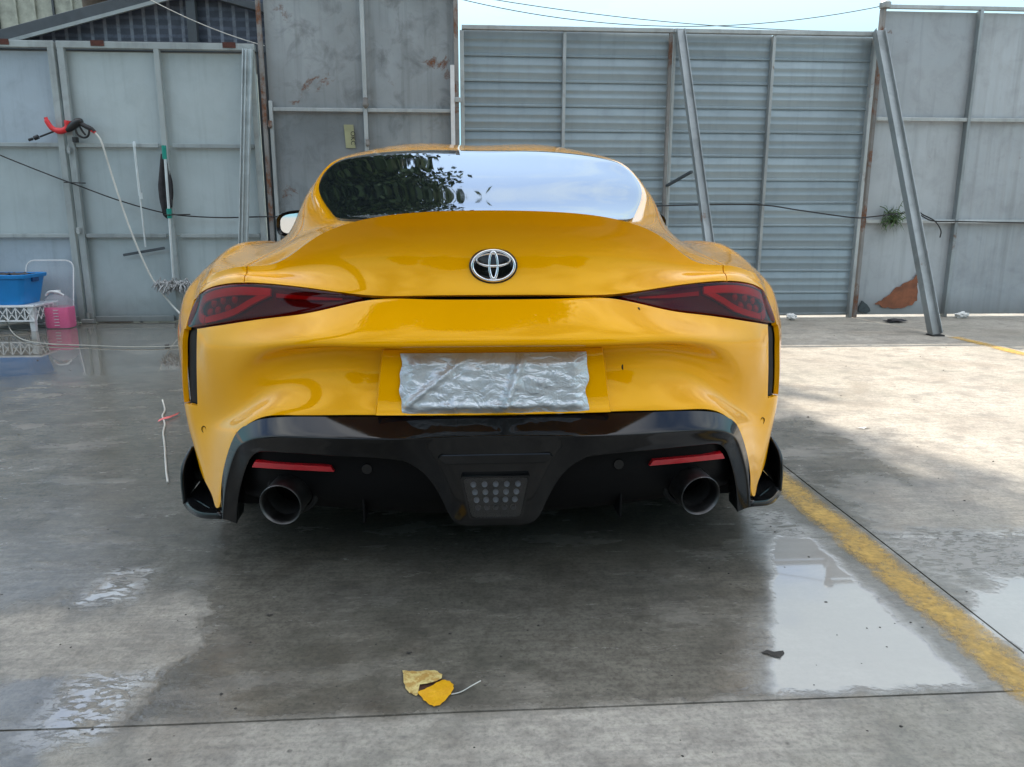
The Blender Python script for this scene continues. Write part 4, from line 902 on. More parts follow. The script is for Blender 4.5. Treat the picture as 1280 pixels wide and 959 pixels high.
lamp_out = [(2.5, 2.10), (2.14, 2.30), (2.035, 3.0), (2.035, 5.0), (2.035, 7.0), (2.04, 8.0), (2.10, 8.55), (2.35, 8.78), (2.72, 8.80), (2.94, 8.62), (2.97, 7.8), (2.97, 6.0), (2.965, 4.0), (2.96, 3.0), (2.88, 2.3)]
lamp_o = [(p.x, p.y) for p in smooth_pts([(a, b, 0) for a, b in lamp_out + lamp_out[:1]], 4)[:-1]]
for side in (1, -1):
    lo = [(a, b * side) for a, b in lamp_o]
    hous = decal('tail_light', GL, NLS, lo, M['housing'], car, -0.016, 0.02, rings=10)
    decal('lens', GL, NLS, [((a - 2.5) * 0.985 + 2.5, b) for a, b in lo], M['lens'], hous, 0.0015, 0.02, rings=10)
    grid_strip('light_guide', [(2.24, 4.2), (2.20, 5.4), (2.20, 6.8), (2.24, 7.7), (2.42, 8.02), (2.66, 7.95), (2.80, 7.6)], 0.021, -0.006, 0.006, M['guide'], hous, side)
    grid_strip('light_guide', [(2.80, 7.55), (2.78, 6.6), (2.70, 5.5), (2.48, 4.75), (2.27, 4.25)], 0.014, -0.007, 0.006, M['guide'], hous, side)
    grid_strip('light_guide', [(2.38, 2.55), (2.36, 3.2), (2.33, 4.05)], 0.012, -0.008, 0.006, M['guide_dim'], hous, side)
    for k, (a, b) in enumerate(((2.42, 5.6), (2.40, 6.3), (2.42, 7.0), (2.62, 6.0), (2.62, 6.7), (2.62, 7.3))):
        p = surf(GL, NL, a, b, -0.013); p = p * MIR if side < 0 else p
        q = MB(); q.lathe(p, [(0, 0.004), (0.007, 0.003), (0.012, -0.002), (0.013, -0.006)], 12, axis=(side * 0.5, -0.85, 0.1)); q.build('bulb_cup', M['guide_dim'], hous, smooth=60)

# ---- emblem on the hatch
ec = surf(GL, NL, 1.35, 0.0, 0.0); z0 = 0.853
idx = np.argmin(abs(GL[:2 * SUB, 0, 2] - z0)); ec = GL[idx, 0]; en = NL[idx, 0]
if en[1] > 0: en = -en
eu = np.array([1.0, 0, 0]); ew = np.cross(en, eu); ew = ew if ew[2] > 0 else -ew
def eplane(x, z, o): return tuple(ec + eu * x + ew * z + en * o)
em = MB(); rings_ = [(0.0, 0.010), (0.6, 0.0098), (0.9, 0.0085), (1.0, 0.005), (1.0, -0.006)]
n = 40; vs = []
for f_, o in rings_[1:]: vs += [eplane(0.0572 * f_ * math.cos(2 * math.pi * k / n), 0.0425 * f_ * math.sin(2 * math.pi * k / n), o) for k in range(n)]
vs.append(eplane(0, 0, 0.010)); m_ = len(rings_) - 1
em.add(vs, [(i * n + k, i * n + (k + 1) % n, (i + 1) * n + (k + 1) % n, (i + 1) * n + k) for i in range(m_ - 1) for k in range(n)] + [(k, (k + 1) % n, len(vs) - 1) for k in range(n)])
emb = em.build('emblem', M['gloss'], hatch, smooth=40)
def ell(cx, cz, a, b, wid, nm, fat=None):
    m = MB(); N = 48; P = []
    for k in range(N + 1):
        th = 2 * math.pi * k / N; w = wid * (1.0 if fat is None else fat(th)); ring = []
        for (dw, o) in ((-1, 0.0085), (-0.75, 0.0125), (0.0, 0.0138), (0.75, 0.0125), (1, 0.0085)):
            ring.append(eplane(cx + (a + dw * w / 2) * math.cos(th), cz + (b + dw * w / 2) * math.sin(th), o))
        P.append(ring)
    m.grid(P); return m.build(nm, M['chrome'], emb, smooth=60)
ell(0, 0, 0.0495, 0.0358, 0.0075, 'emblem_ring'); ell(0, 0.0005, 0.0098, 0.0318, 0.0066, 'emblem_ring', lambda th: 0.9 + 0.5 * abs(math.sin(th)))
ell(0, 0.0125, 0.0395, 0.0145, 0.0062, 'emblem_ring', lambda th: 0.8 + 0.5 * max(0, -math.sin(th)))

# ---- lower rear: diffuser
def dense_rows(rows, subr=5, subc=6, mirror_c0=True):
    D = np.array(rows, float)
    def ev(P):
        Q = np.concatenate([((P[:, 1] * MIR) if mirror_c0 else 2 * P[:, 0] - P[:, 1])[:, None], P, (2 * P[:, -1] - P[:, -2])[:, None]], 1)
        return np.concatenate([(2 * Q[0] - Q[1])[None], Q, (2 * Q[-1] - Q[-2])[None]], 0)
    P = fit(D, ev, 3); G = np.einsum('ij,jkd,lk->ild', bsp_basis(D.shape[0], subr), ev(P), bsp_basis(D.shape[1], subc)); return G
diff = empty('diffuser', (0, 0.15, 0)); diff.parent = car; diff.location = (0, 0.15 - CARX[1], 0)
A = [(0, .038, .4975), (.10, .039, .4975), (.17, .043, .4975), (.235, .051, .497), (.283, .060, .496), (.385, .084, .491), (.49, .119, .483), (.585, .161, .467), (.640, .196, .438), (.672, .219, .405), (.702, .236, .34), (.722, .246, .27), (.733, .252, .186)]
Bb = [(0, -.016, .462), (.10, -.015, .462), (.17, -.010, .462), (.235, -.003, .462), (.283, .006, .4615), (.385, .036, .457), (.49, .076, .450), (.58, .122, .436), (.630, .160, .412), (.660, .188, .380), (.686, .206, .325), (.706, .216, .26), (.720, .222, .180)]
B2 = [(p[0], p[1] - 0.003, p[2] - 0.010) if k < 9 else (p[0] - 0.006, p[1] - 0.003, p[2] - 0.003) for k, p in enumerate(Bb)]
C2 = [(0, .000, .30), (.085, .000, .31), (.135, .004, .36), (.19, .010, .395), (.27, .018, .418), (.385, .043, .422), (.49, .080, .418), (.575, .122, .404), (.618, .155, .386), (.645, .18, .36), (.668, .197, .31), (.686, .206, .25), (.700, .213, .176)]
Cc = [(0, .012, .236), (.088, .012, .2375), (.122, .012, .285), (.155, .012, .345), (.205, .018, .392), (.31, .034, .404), (.43, .064, .403), (.545, .112, .397), (.600, .146, .384), (.630, .170, .345), (.654, .190, .29), (.670, .200, .235), (.680, .208, .170)]
Dd = [(p[0] * (1.0 if k > 3 else 0.96), p[1] + 0.014, p[2] - (0.004 if k < 9 else 0)) for k, p in enumerate(Cc)]
Ee = [(p[0] * (1.0 if k > 3 else 0.96), p[1] + 0.06, p[2] + 0.004) for k, p in enumerate(Dd)]
GD = dense_rows([A, Bb, B2, C2, Cc, Dd, Ee]); ND = gnormals(GD)
if ND[8, 10][1] > 0: ND = -ND
def cells_all(G, N, sub=1):
    s = Shell(); s.cells(G, N, 0, G.shape[0] - 1, 0, G.shape[1] - 1, sub=1); return s
GD[:, 0, 0] = 0
cells_all(GD, ND).mirror().build('diffuser_frame', M['gloss'], diff, gap=0.0, skirt=0.004, smooth=60)
# recessed panel
rowsP = []
for (zf, yo, ys) in ((0.425, 0.022, 0), (0.36, 0.026, 0), (0.30, 0.042, 0), (0.235, 0.09, 0), (0.19, 0.20, 0), (0.175, 0.45, 0)):
    rowsP.append([(x, 0.02 + 0.35 * max(0, x - 0.1) ** 1.6 + yo + 0.5 * max(0, x - 0.57), zf - 0.55 * max(0, x - 0.55) * (zf - 0.17) / 0.2) for x in (0.0, 0.09, 0.18, 0.28, 0.38, 0.48, 0.57, 0.63, 0.672)])
GP = dense_rows(rowsP); GP[:, 0, 0] = 0; NP_ = gnormals(GP); NP_ = -NP_ if NP_[2, 10][1] > 0 else NP_
cells_all(GP, NP_).mirror().build('diffuser_panel', M['black'], diff, gap=0, skirt=0, smooth=60)
def ypan(x, z):
    d = abs(GP[..., 0] - abs(x)) + abs(GP[..., 2] - z); i = np.unravel_index(np.argmin(d), d.shape); return GP[i][1]
for sx_ in (1, -1):
    xs4 = [(.404, .3650), (.604, .3600), (.612, .3435), (.395, .3490)]
    gx = []
    for k in range(13):
        f = k / 12; top = (xs4[0][0] + (xs4[1][0] - xs4[0][0]) * f, xs4[0][1] + (xs4[1][1] - xs4[0][1]) * f); bot = (xs4[3][0] + (xs4[2][0] - xs4[3][0]) * f, xs4[3][1] + (xs4[2][1] - xs4[3][1]) * f)
        yf = 0.02 + 0.35 * max(0, top[0] - 0.1) ** 1.6 + 0.024 - 0.014
        gx.append([(sx_ * top[0], yf + 0.02, top[1]), (sx_ * top[0], yf, top[1] - 0.001), (sx_ * bot[0], yf + 0.002, bot[1] + 0.001), (sx_ * bot[0], yf + 0.022, bot[1])])
    m = MB(); m.grid(gx); m.add(gx[0], [(0, 1, 2, 3)]); m.add(gx[-1], [(0, 1, 2, 3)]); m.build('reflector', M['reflector'], diff, smooth=30)
    m = MB(); yy = ypan(.313, .36); m.lathe((sx_ * .313, yy - 0.006, .360), [(0, 0.0), (0.0125, 0.0), (0.0135, 0.0015), (0.0135, 0.008)], 20, axis=(0, 1, 0)); m.build('parking_sensor', M['gloss'], diff, smooth=40)
    m = MB(); m.prism([(sx_ * .328, .330), (sx_ * .334, .330), (sx_ * .334, .20), (sx_ * .328, .20)], 0.115, 0.5); m.build('strake', M['black'], diff, bevel=0.002)
    # exhaust tip, angled a little outward
    ex = empty('exhaust', (sx_ * 0.53, 0.05, 0.270)); ex.parent = car; ex.location = (sx_ * 0.53, 0.05 - CARX[1], 0.270)
    ax = Vector((-sx_ * 0.16, 1.0, 0.10)).normalized(); c0 = Vector((sx_ * 0.53, 0.078, 0.268))
    m = MB(); m.lathe(c0, [(0.0525, 0.30), (0.0525, 0.02), (0.0535, 0.006), (0.0535, 0.001), (0.0525, -0.0005), (0.049, 0.003), (0.047, 0.010), (0.0455, 0.04)], 48, axis=ax); m.build('tip', M['steel_dark'], ex, smooth=35)
    m = MB(); m.lathe(c0, [(0.0455, 0.04), (0.045, 0.10), (0.043, 0.28), (0.0, 0.28)], 36, axis=ax); m.build('bore', M['soot_and_shade'], ex, smooth=35)
    m = MB(); m.lathe(c0 + ax * 0.085, [(0.056, 0.0), (0.064, -0.003), (0.068, 0.004), (0.068, 0.05), (0.054, 0.055), (0.054, 0.0)], 40, axis=ax); m.build('surround', M['soot_and_shade'], ex, smooth=35)  # ring coloured near black because little light reaches it
    # aero blade at the corner
    wg = empty('corner_blade', (sx_ * 0.83, 0.45, 0.14)); wg.parent = car; wg.location = (sx_ * 0.83, 0.45 - CARX[1], 0.14)
    P = []
    for (a, b, c_, d_) in (((.728, .232, .160), (.800, .275, .146), (.858, .345, .138), (.893, .400, .140)), ((.728, .240, .174), (.800, .285, .160), (.856, .355, .152), (.884, .412, .153)), ((.728, .40, .184), (.80, .42, .170), (.852, .46, .162), (.882, .50, .162)), ((.745, .70, .19), (.80, .70, .18), (.86, .70, .17), (.893, .70, .17))):
        P.append([(sx_ * (0.74 + (q[0] - 0.74) * 0.95), q[1], 0.3 + (q[2] - 0.3) * 0.90) for q in (a, b, c_, d_)])
    m = MB(); m.grid([[Vector(p) for p in smooth_pts(r_, 5)] for r_ in P]); o = m.build('blade', M['gloss'], wg, smooth=45); sm = o.modifiers.new('t', 'SOLIDIFY'); sm.thickness = 0.007; sm.offset = -1
    P = []
    for (a, b, c_, d_) in (((.889, .398, .140), (.897, .415, .200), (.897, .435, .255), (.880, .475, .305)), ((.884, .412, .140), (.892, .430, .200), (.892, .450, .255), (.876, .488, .300)), ((.900, .52, .150), (.908, .53, .205), (.906, .54, .255), (.885, .56, .30)), ((.905, .68, .16), (.915, .68, .21), (.912, .66, .255), (.89, .64, .29))):
        P.append([(sx_ * (0.74 + (q[0] - 0.74) * 0.95), q[1], 0.3 + (q[2] - 0.3) * 0.90) for q in (a, b, c_, d_)])
    m = MB(); m.grid([[Vector(p) for p in smooth_pts(r_, 4)] for r_ in P]); o = m.build('fin', M['gloss'], wg, smooth=45); sm = o.modifiers.new('t', 'SOLIDIFY'); sm.thickness = 0.008; sm.offset = 0
    m = MB(); m.bar((sx_ * .775, .30, .175), (sx_ * .872, .425, .165), 0.004, 0.012); m.build('blade_rib', M['gloss'], wg)
    m = MB(); m.grid([[(sx_ * .70, .50, .13), (sx_ * .80, .54, .13), (sx_ * .895, .57, .13)], [(sx_ * .70, .50, .34), (sx_ * .80, .52, .34), (sx_ * .875, .55, .315)]]); m.build('liner', M['soot_and_shade'], wg)  # flat black sheet standing in for the shade inside the wheel arch
    # small round sensor in the bumper leg
    p = surf(GL, NL, 7.55, 7.62, 0.0005); nn = np.array([0.55 * sx_, -0.83, 0.0]); p = p * MIR if sx_ < 0 else p
    m = MB(); m.lathe(p, [(0.0085, 0.0), (0.0098, 0.0008), (0.0105, -0.003)], 20, axis=nn); m.build('sensor_ring', M['black'], bumper, smooth=40)
# centre lamp: housing, lens, twenty cups
fog = MB(); tz = [(-.080, .364), (.080, .364), (.060, .262), (-.060, .262)]
def rpoly(pts, r, n=4):
    out = []; N = len(pts)
    for i in range(N):
        a, b, c_ = Vector((*pts[i - 1], 0)), Vector((*pts[i], 0)), Vector((*pts[(i + 1) % N], 0)); p = b + (a - b).normalized() * r; q = b + (c_ - b).normalized() * r
        for k in range(n + 1): tt = k / n; w = p.lerp(b, tt).lerp(b.lerp(q, tt), tt); out.append((w.x, w.y))
    return out
fogl = MB().prism(rpoly(tz, 0.010), -0.012, 0.02).build('fog_light', M['black'], diff)
MB().prism(rpoly([(x * 0.97, .313 + (z - .313) * .97) for x, z in tz], 0.010), -0.020, -0.0185).build('lens', M['clear'], fogl)
bz = rpoly([(x * 1.06, .313 + (z - .313) * 1.06) for x, z in tz], 0.012); bi = rpoly([(x * 0.985, .313 + (z - .313) * 0.985) for x, z in tz], 0.010)
m = MB(); n_ = len(bz); m.add([(x, -0.010, z) for x, z in bz] + [(x, -0.021, z) for x, z in bz] + [(x, -0.021, z) for x, z in bi] + [(x, -0.010, z) for x, z in bi], [(i * n_ + k, i * n_ + (k + 1) % n_, (i + 1) * n_ + (k + 1) % n_, (i + 1) * n_ + k) for i in range(3) for k in range(n_)]); m.build('bezel', M['gloss'], fogl, smooth=40)
for i in range(4):
    for j in range(5):
        x = (j - 2) * (0.0265 - 0.0018 * i); z = .345 - i * .0195
        m = MB(); m.lathe((x, -0.0125, z), [(0.0, -0.001), (0.0035, -0.0016), (0.006, -0.004), (0.0068, -0.004), (0.0068, 0.002)], 12, axis=(0, 1, 0)); m.build('led_cup', M['cup'] if i < 3 else M['rim'], fogl, smooth=50)
# slim scoop above the lamp
sc = rpoly([(-.138, .412), (-.128, .4205), (.128, .4205), (.138, .412), (.120, .3955), (-.120, .3955)], 0.004)
MB().prism(sc, -0.0165, 0.01).build('scoop', M['gloss'], diff, bevel=0.003)
# underside
m = MB(); m.box2((-.70, .30, .19), (.70, 4.0, .23)); m.build('underbody', M['black'], car)
m = MB(); m.lathe((-.36, .45, .27), [(0, 0), (.10, 0), (.11, .02), (.11, .70), (.10, .72), (0, .72)], 20, axis=(1, 0, 0)); m.build('muffler', M['soot_and_shade'], car, smooth=40)

# ---- wheels
for yc, zc in WH:
    for sd in (1, -1):
        wh = empty('wheel', (sd * 0.79, yc, zc)); wh.parent = car; wh.location = (sd * 0.79, yc - CARX[1], zc)
        hw = 0.135; R0 = WR - 0.003
        m = MB(); m.lathe((sd * 0.78, yc, zc), [(0.245, -hw + .02), (0.26, -hw), (0.30, -hw), (R0 - 0.012, -hw + .012), (R0, -hw + .035), (R0, hw - .035), (R0 - 0.012, hw - .012), (0.30, hw), (0.26, hw), (0.245, hw - .02)], 56, axis=(1, 0, 0), closed=True); m.build('tyre', M['rubber'], wh, smooth=30)
        m = MB(); m.lathe((sd * 0.78, yc, zc), [(0.246, -hw + .02), (0.25, hw - .012), (0.24, hw - .012), (0.225, hw - .03), (0.225, -hw + .02)], 48, axis=(sd, 0, 0), closed=True)
        for k in range(10):
            a = 2 * math.pi * k / 10 + 0.1; d = Vector((0, math.cos(a), math.sin(a))); c = Vector((sd * 0.78, yc, zc)); m.bar(c + d * 0.05 + Vector((sd * 0.085, 0, 0)), c + d * 0.232 + Vector((sd * 0.105, 0, 0)), 0.028, 0.02, up=(1, 0, 0))
        m.lathe((sd * 0.78, yc, zc), [(0.0, 0.105), (0.05, 0.10), (0.062, 0.08), (0.062, 0.03)], 24, axis=(sd, 0, 0)); m.build('rim', M['rim'], wh, smooth=35)
        m = MB(); m.lathe((sd * 0.78, yc, zc), [(0.0, -0.02), (0.17, -0.02), (0.17, 0.0), (0.0, 0.0)], 32, axis=(sd, 0, 0)); m.build('brake_disc', M['steel_dark'], wh, smooth=30)
# ---- door mirrors
for sd in (1, -1):
    mr = empty('door_mirror', (sd * 0.95, 2.72, 0.86)); mr.parent = car; mr.location = (sd * 0.95, 2.72 - CARX[1], 0.86)
    P = []
    for k, (dy, sc_) in enumerate(((0.006, 0.84), (0.0, 0.95), (0.010, 1.0), (0.04, 0.99), (0.08, 0.86), (0.11, 0.6), (0.125, 0.2))):
        ring = []
        for a in range(25):
            th = 2 * math.pi * a / 24; ca, sa = math.cos(th), math.sin(th); ex_ = 0.62
            x = math.copysign(abs(ca) ** ex_, ca) * 0.118 * sc_; z = math.copysign(abs(sa) ** ex_, sa) * 0.072 * sc_
            ring.append((sd * (1.0 + x), 2.73 + dy - 0.05 * (x / 0.118) * 0 + 0.015, 0.925 + z - 0.012 * (x / 0.118)))
        P.append(ring)
    m = MB(); m.grid(P); m.build('mirror_cap', M['gloss'], mr, smooth=50)
    vs = [(sd * 1.0 + (p[0] - sd * 1.0) * 0.93, p[1] + 0.0005, 0.925 + (p[2] - 0.925) * 0.90) for p in P[0][:-1]]; m = MB(); m.add(vs, [tuple(range(24))]); m.build('mirror_glass', M['mirror'], mr)
    m = MB(); m.tube(smooth_pts([(sd * 0.80, 2.84, 0.86), (sd * 0.85, 2.83, 0.878), (sd * 0.91, 2.80, 0.89)], 4), [0.03] * 9, 8); m.build('mirror_arm', M['gloss'], mr, smooth=60)

# two small dark flecks stuck to the bumper skin
for (r_, c_, s_) in ((6.72, 2.55, 1.0), (3.28, 2.45, 0.75)):
    ou = [(r_ + s_ * 0.07 * math.cos(a) * (1 + 0.3 * math.sin(3 * a)), c_ + s_ * 0.035 * math.sin(a) * (1 + 0.3 * math.cos(2 * a))) for a in [2 * math.pi * k / 12 for k in range(12)]]
    decal('dirt_fleck', GL, NL, ou, M['soot_and_shade'], bumper, 0.0012, 0.0014, rings=2)

# ================================================================== plate cover, crumpled silver cloth
m = MB(); nx, nz = 90, 36; P = []
for j in range(nz + 1):
    row = []
    for i in range(nx + 1):
        u, w = i / nx, j / nz; x = -0.224 + 0.449 * u; z = 0.5045 + 0.144 * w
        e = min(u, 1 - u) * 14; e2 = min(w, 1 - w) * 6; ed = min(1, e) * min(1, e2)
        q = Vector((x * 9, z * 13, 0.4)); d = 0.008 * mnoise.noise(q) + 0.0075 * abs(mnoise.noise(Vector((x * 16 + z * 22, z * 24 - x * 9, 2)))) + 0.0035 * abs(mnoise.noise(Vector((x * 45 - z * 30, z * 50, 5))))
        fold = 0.020 * math.exp(-((x - 0.035 - 0.35 * (z - 0.55)) / 0.010) ** 2) * (1 - 0.3 * w) + 0.016 * math.exp(-((x + 0.17 - 1.3 * (z - 0.56)) / 0.012) ** 2) * (0.4 + 0.6 * (1 - w)) + 0.020 * math.exp(-((x - 0.004) / 0.008) ** 2) * max(0, 1 - 4 * w)
        hem = 0.011 * max(0, 1 - abs(w - 0.12) / 0.09) * (0.6 + 0.8 * mnoise.noise(Vector((x * 25, 0, 1))))
        sx_ = 0.009 * mnoise.noise(Vector((0.5, z * 30, 1.0 if u < 0.5 else 8.0))) * (1 - min(1, e)); sz_ = 0.009 * mnoise.noise(Vector((x * 22, 3.0, 4.0))) * max(0, 1 - 3 * w)
        y = 0.040 + 0.026 * w + 0.10 * abs(x) ** 2 - 0.003 - ed * (0.012 + d + fold + hem)
        row.append((x + sx_, y, z + sz_))
    P.append(row)
m.grid(P)
tag(m.build('plate_cover', M['silver'], smooth=80, fix=False), 'crumpled silver cloth cover over the car number plate', 'cover')
for (px, pz, py, s) in ((0.333, 0.592, 0.098, 0.006), (0.343, 0.755, 0.088, 0.005)):
    pass

# ================================================================== things by the gate
def P5(px, py, y):  # pixel -> world on plane Y=y (a direction met by the gate plane)
    d = _f + _r2 * ((px - 640) / 961.0) - _u2 * ((py - 479.5) / 961.0); k = (y - CAM.y) / d.y; return CAM + d * k
GY = WY - 0.09
# storage tub on a lattice stool, lid behind, jug in front
tub = empty('storage_tub', (-4.02, 5.13, 0.25), 'blue plastic storage tub standing on the white lattice stool', 'tub')
cx, cy, zb, zt = -4.03, 5.16, 0.222, 0.475
def rrect(cx, cy, hx, hy, r, n=4):
    out = []
    for (sx_, sy_, a0) in ((1, 1, 0), (-1, 1, 90), (-1, -1, 180), (1, -1, 270)):
        for k in range(n + 1): a = R(a0 + 90 * k / n); out.append((cx + sx_ * (hx - r) + r * math.cos(a), cy + sy_ * (hy - r) + r * math.sin(a)))
    return out
prf = [(0.24, 0.155, zb), (0.285, 0.19, zt - 0.03), (0.300, 0.205, zt - 0.03), (0.303, 0.208, zt - 0.004), (0.298, 0.203, zt), (0.285, 0.19, zt), (0.28, 0.185, zt - 0.02), (0.236, 0.15, zb + 0.006)]
m = MB(); rr_ = [[(x, y, z) for x, y in rrect(cx, cy, a, b, 0.045)] for a, b, z in prf]; m.grid([r_ + r_[:1] for r_ in rr_]); m.add([p for p in rr_[0]], [tuple(range(len(rr_[0])))]); m.add([p for p in rr_[-1]], [tuple(range(len(rr_[-1])))]); m.build('shell', M['blue'], tub, smooth=40)
m = MB(); m.box2((cx - 0.235, cy - 0.235, 0.425), (cx - 0.10, cy - 0.203, 0.445)); m.box2((cx - 0.235, cy - 0.232, 0.40), (cx - 0.22, cy - 0.20, 0.424)); m.box2((cx - 0.115, cy - 0.232, 0.40), (cx - 0.10, cy - 0.20, 0.424)); m.build('handle', M['dkblue'], tub, bevel=0.004)
for k in range(2):
    m = MB(); x = cx + (-0.30 if k == 0 else 0.262); m.box2((x, cy - 0.05, 0.41), (x + 0.035, cy + 0.05, 0.445)); m.build('clip', M['dkblue'], tub, bevel=0.005)
m = MB(); gx = MB()
rag = [[(cx - 0.06 + 0.30 * i / 10, cy - 0.12 + 0.24 * j / 8, 0.472 + 0.020 * mnoise.noise(Vector((i * .8, j * .9, 1)))) for i in range(11)] for j in range(9)]
tag(m.grid(rag).build('cleaning_rags', M['cloth'], smooth=80, fix=False), 'dark cleaning rags heaped inside the blue tub', 'rag')
m = MB(); m.box((cx - 0.02, cy - 0.08, 0.485), (0.035, 0.11, 0.016), Matrix.Rotation(R(35), 3, 'Z')); tag(m.build('white_brush', M['white'], bevel=0.004), 'small white brush lying on the rags in the tub', 'brush')

stool = empty('lattice_stool', (-4.0, 5.15, 0), 'low white plastic stool with latticed sides under the blue tub', 'stool')
m = MB(); m.box2((-4.36, 4.96, 0.203), (-3.67, 5.36, 0.221)); m.build('top', M['white'], stool, bevel=0.005)
for (y, ) in ((4.965,), (5.345,)):
    for k in range(9):
        x0 = -4.33 + k * 0.0715; m = MB(); m.bar((x0, y, 0.095), (x0 + 0.0715, y, 0.200), 0.006, 0.006); m.bar((x0, y, 0.200), (x0 + 0.0715, y, 0.095), 0.006, 0.006); m.bar((x0, y, 0.095), (x0, y, 0.2), 0.008, 0.008, up=(0, 1, 0)); m.build('lattice', M['white'], stool)
    m = MB(); m.box2((-4.36, y - 0.008, 0.085), (-3.68, y + 0.008, 0.098)); m.build('apron_rail', M['white'], stool)
for x in (-3.675, -4.355):
    for k in range(5):
        y0 = 4.98 + k * 0.072; m = MB(); m.bar((x, y0, 0.095), (x, y0 + 0.072, 0.200), 0.006, 0.006); m.bar((x, y0, 0.200), (x, y0 + 0.072, 0.095), 0.006, 0.006); m.build('lattice', M['white'], stool)
for (x, y) in ((-4.325, 5.0), (-3.715, 5.0), (-4.325, 5.32), (-3.715, 5.32)):
    m = MB(); m.lathe((x, y, 0.0), [(0.0, 0.0), (0.026, 0.0), (0.036, 0.20), (0.0, 0.20)], 4); m.build('leg', M['white'], stool)
# lid leaning on the gate
lid = empty('tub_lid', (-3.72, 5.4, 0), 'translucent white tub lid leaning on the gate behind the jug', 'lid')
m = MB(); c = Vector((-3.74, 5.385, 0.29)); tl = Matrix.Rotation(R(-14), 3, 'X')
def lidp(x, z, d): return c + tl @ Vector((x, d, z))
out = [(x, z) for x, z in rrect(0, 0, 0.205, 0.285, 0.07)]
rgs = [(1.0, 0.0), (1.0, -0.02), (0.95, -0.022), (0.93, -0.004), (0.80, -0.004), (0.78, -0.016), (0.0, -0.016)]
m.grid([[lidp(x * s_, z * s_, d) for x, z in out + out[:1]] for s_, d in rgs]); m.build('lid_sheet', M['milky'], lid, smooth=40)
m = MB(); m.tube([lidp(x, z, -0.018) for x, z in out + out[:1]], 0.006, 6); m.build('lid_rim', M['white'], lid, smooth=60)
# jug of pink liquid
jg = empty('liquid_jug', (-3.585, 5.19, 0), 'clear plastic jug two thirds full of bright pink liquid on the wet floor', 'jug')
jx, jy = -3.585, 5.19
def sq(h, z): return [(x, y, z) for x, y in rrect(jx, jy, h, h * 0.8, 0.03)]
m = MB(); rr_ = [sq(0.098, 0.006), sq(0.103, 0.03), sq(0.103, 0.165), sq(0.101, 0.185)]; m.grid([r_ + r_[:1] for r_ in rr_]); m.add(rr_[0], [tuple(range(len(rr_[0])))]); m.add(rr_[-1], [tuple(range(len(rr_[-1])))]); m.build('liquid', M['pink'], jg, smooth=40)
m = MB(); rr_ = [sq(0.104, 0.001), sq(0.107, 0.03), sq(0.107, 0.20), sq(0.100, 0.235), sq(0.07, 0.275), sq(0.04, 0.295), sq(0.03, 0.30)]; m.grid([r_ + r_[:1] for r_ in rr_]); m.build('bottle', M['milky'], jg, smooth=40)
for k in range(6):
    m = MB(); z = 0.03 + k * 0.026; m.box2((jx - 0.01, jy - 0.0905, z), (jx + 0.03, jy - 0.0868, z + 0.004)); m.build('scale_mark', M['white'], jg)
m = MB(); m.lathe((jx, jy, 0.298), [(0, 0), (0.026, 0), (0.026, 0.03), (0, 0.032)], 20); m.build('cap', M['white'], jg, smooth=40)
m = MB(); m.tube(smooth_pts([(jx - 0.09, jy - 0.02, 0.285), (jx - 0.05, jy - 0.03, 0.318), (jx + 0.02, jy - 0.03, 0.312), (jx + 0.06, jy - 0.02, 0.285)], 5), 0.010, 8); m.build('handle', M['white'], jg, smooth=60)

# pressure washer gun on a red hook
gun = empty('washer_gun', tuple(P5(80, 160, GY)), 'black and red pressure washer gun hung by a red hook on the gate', 'spray gun')
GYs = WY - 0.10
def gp(px, py, dy=0.0): return P5(px, py, GYs + dy)
m = MB(); m.tube(smooth_pts([gp(57, 147), gp(60, 154), gp(66, 161), gp(76, 164), (gp(84, 160)), gp(85, 151)], 5), [0.016] * 3 + [0.022] * 10 + [0.026] * 10 + [0.03] * 3, 8); m.build('hook', M['red'], gun, smooth=60)
m = MB(); m.tube(smooth_pts([gp(83, 163), gp(90, 158), gp(97, 153), gp(103, 151)], 4), [0.022, 0.026, 0.03, 0.033, 0.035, 0.036, 0.036, 0.036, 0.035, 0.034, 0.03, 0.026, 0.018], 9); m.build('body', M['blackp'], gun, smooth=60)
m = MB(); m.tube(smooth_pts([gp(100, 154), gp(107, 158), gp(115, 162), gp(118, 165)], 4), [0.020] * 9 + [0.017] * 4, 8); m.build('grip', M['blackp'], gun, smooth=60)
m = MB(); m.tube([gp(114, 162), gp(119, 166)], [0.018, 0.014], 8); m.build('grip_collar', M['red'], gun, smooth=60)
m = MB(); m.tube(smooth_pts([gp(94, 161), gp(97, 168), gp(104, 172), gp(110, 170), gp(112, 162)], 5), 0.009, 7); m.build('trigger_guard', M['blackp'], gun, smooth=60)
m = MB(); m.tube(smooth_pts([gp(99, 157), gp(103, 164), gp(107, 169)], 4), 0.009, 6); m.build('trigger', M['blackp'], gun, smooth=60)
m = MB(); m.tube([gp(68, 164), gp(50, 171)], 0.008, 7); m.build('lance', M['blackp'], gun, smooth=60)
m = MB(); m.tube([gp(48, 171), gp(43, 173)], 0.019, 9); m.tube([gp(41, 173.5), gp(36, 175)], 0.012, 8); m.build('nozzle', M['blackp'], gun, smooth=60)
m = MB(); m.box2(tuple(gp(90, 176) - Vector((0, 0, 0.012))), tuple(gp(95, 171) + Vector((0, 0.05, 0)))); m.build('peg', M['blackp'], gun, bevel=0.006)
hz = [gp(119, 166), gp(127, 178), gp(137, 210), gp(150, 250), gp(168, 300), gp(190, 348), gp(212, 378), P5(229, 396, 5.3)]
m = MB(); m.tube(smooth_pts(hz, 8), 0.0085, 7); tag(m.build('washer_hose', M['hose'], smooth=60), 'white hose hanging from the washer gun down to the floor', 'hose')
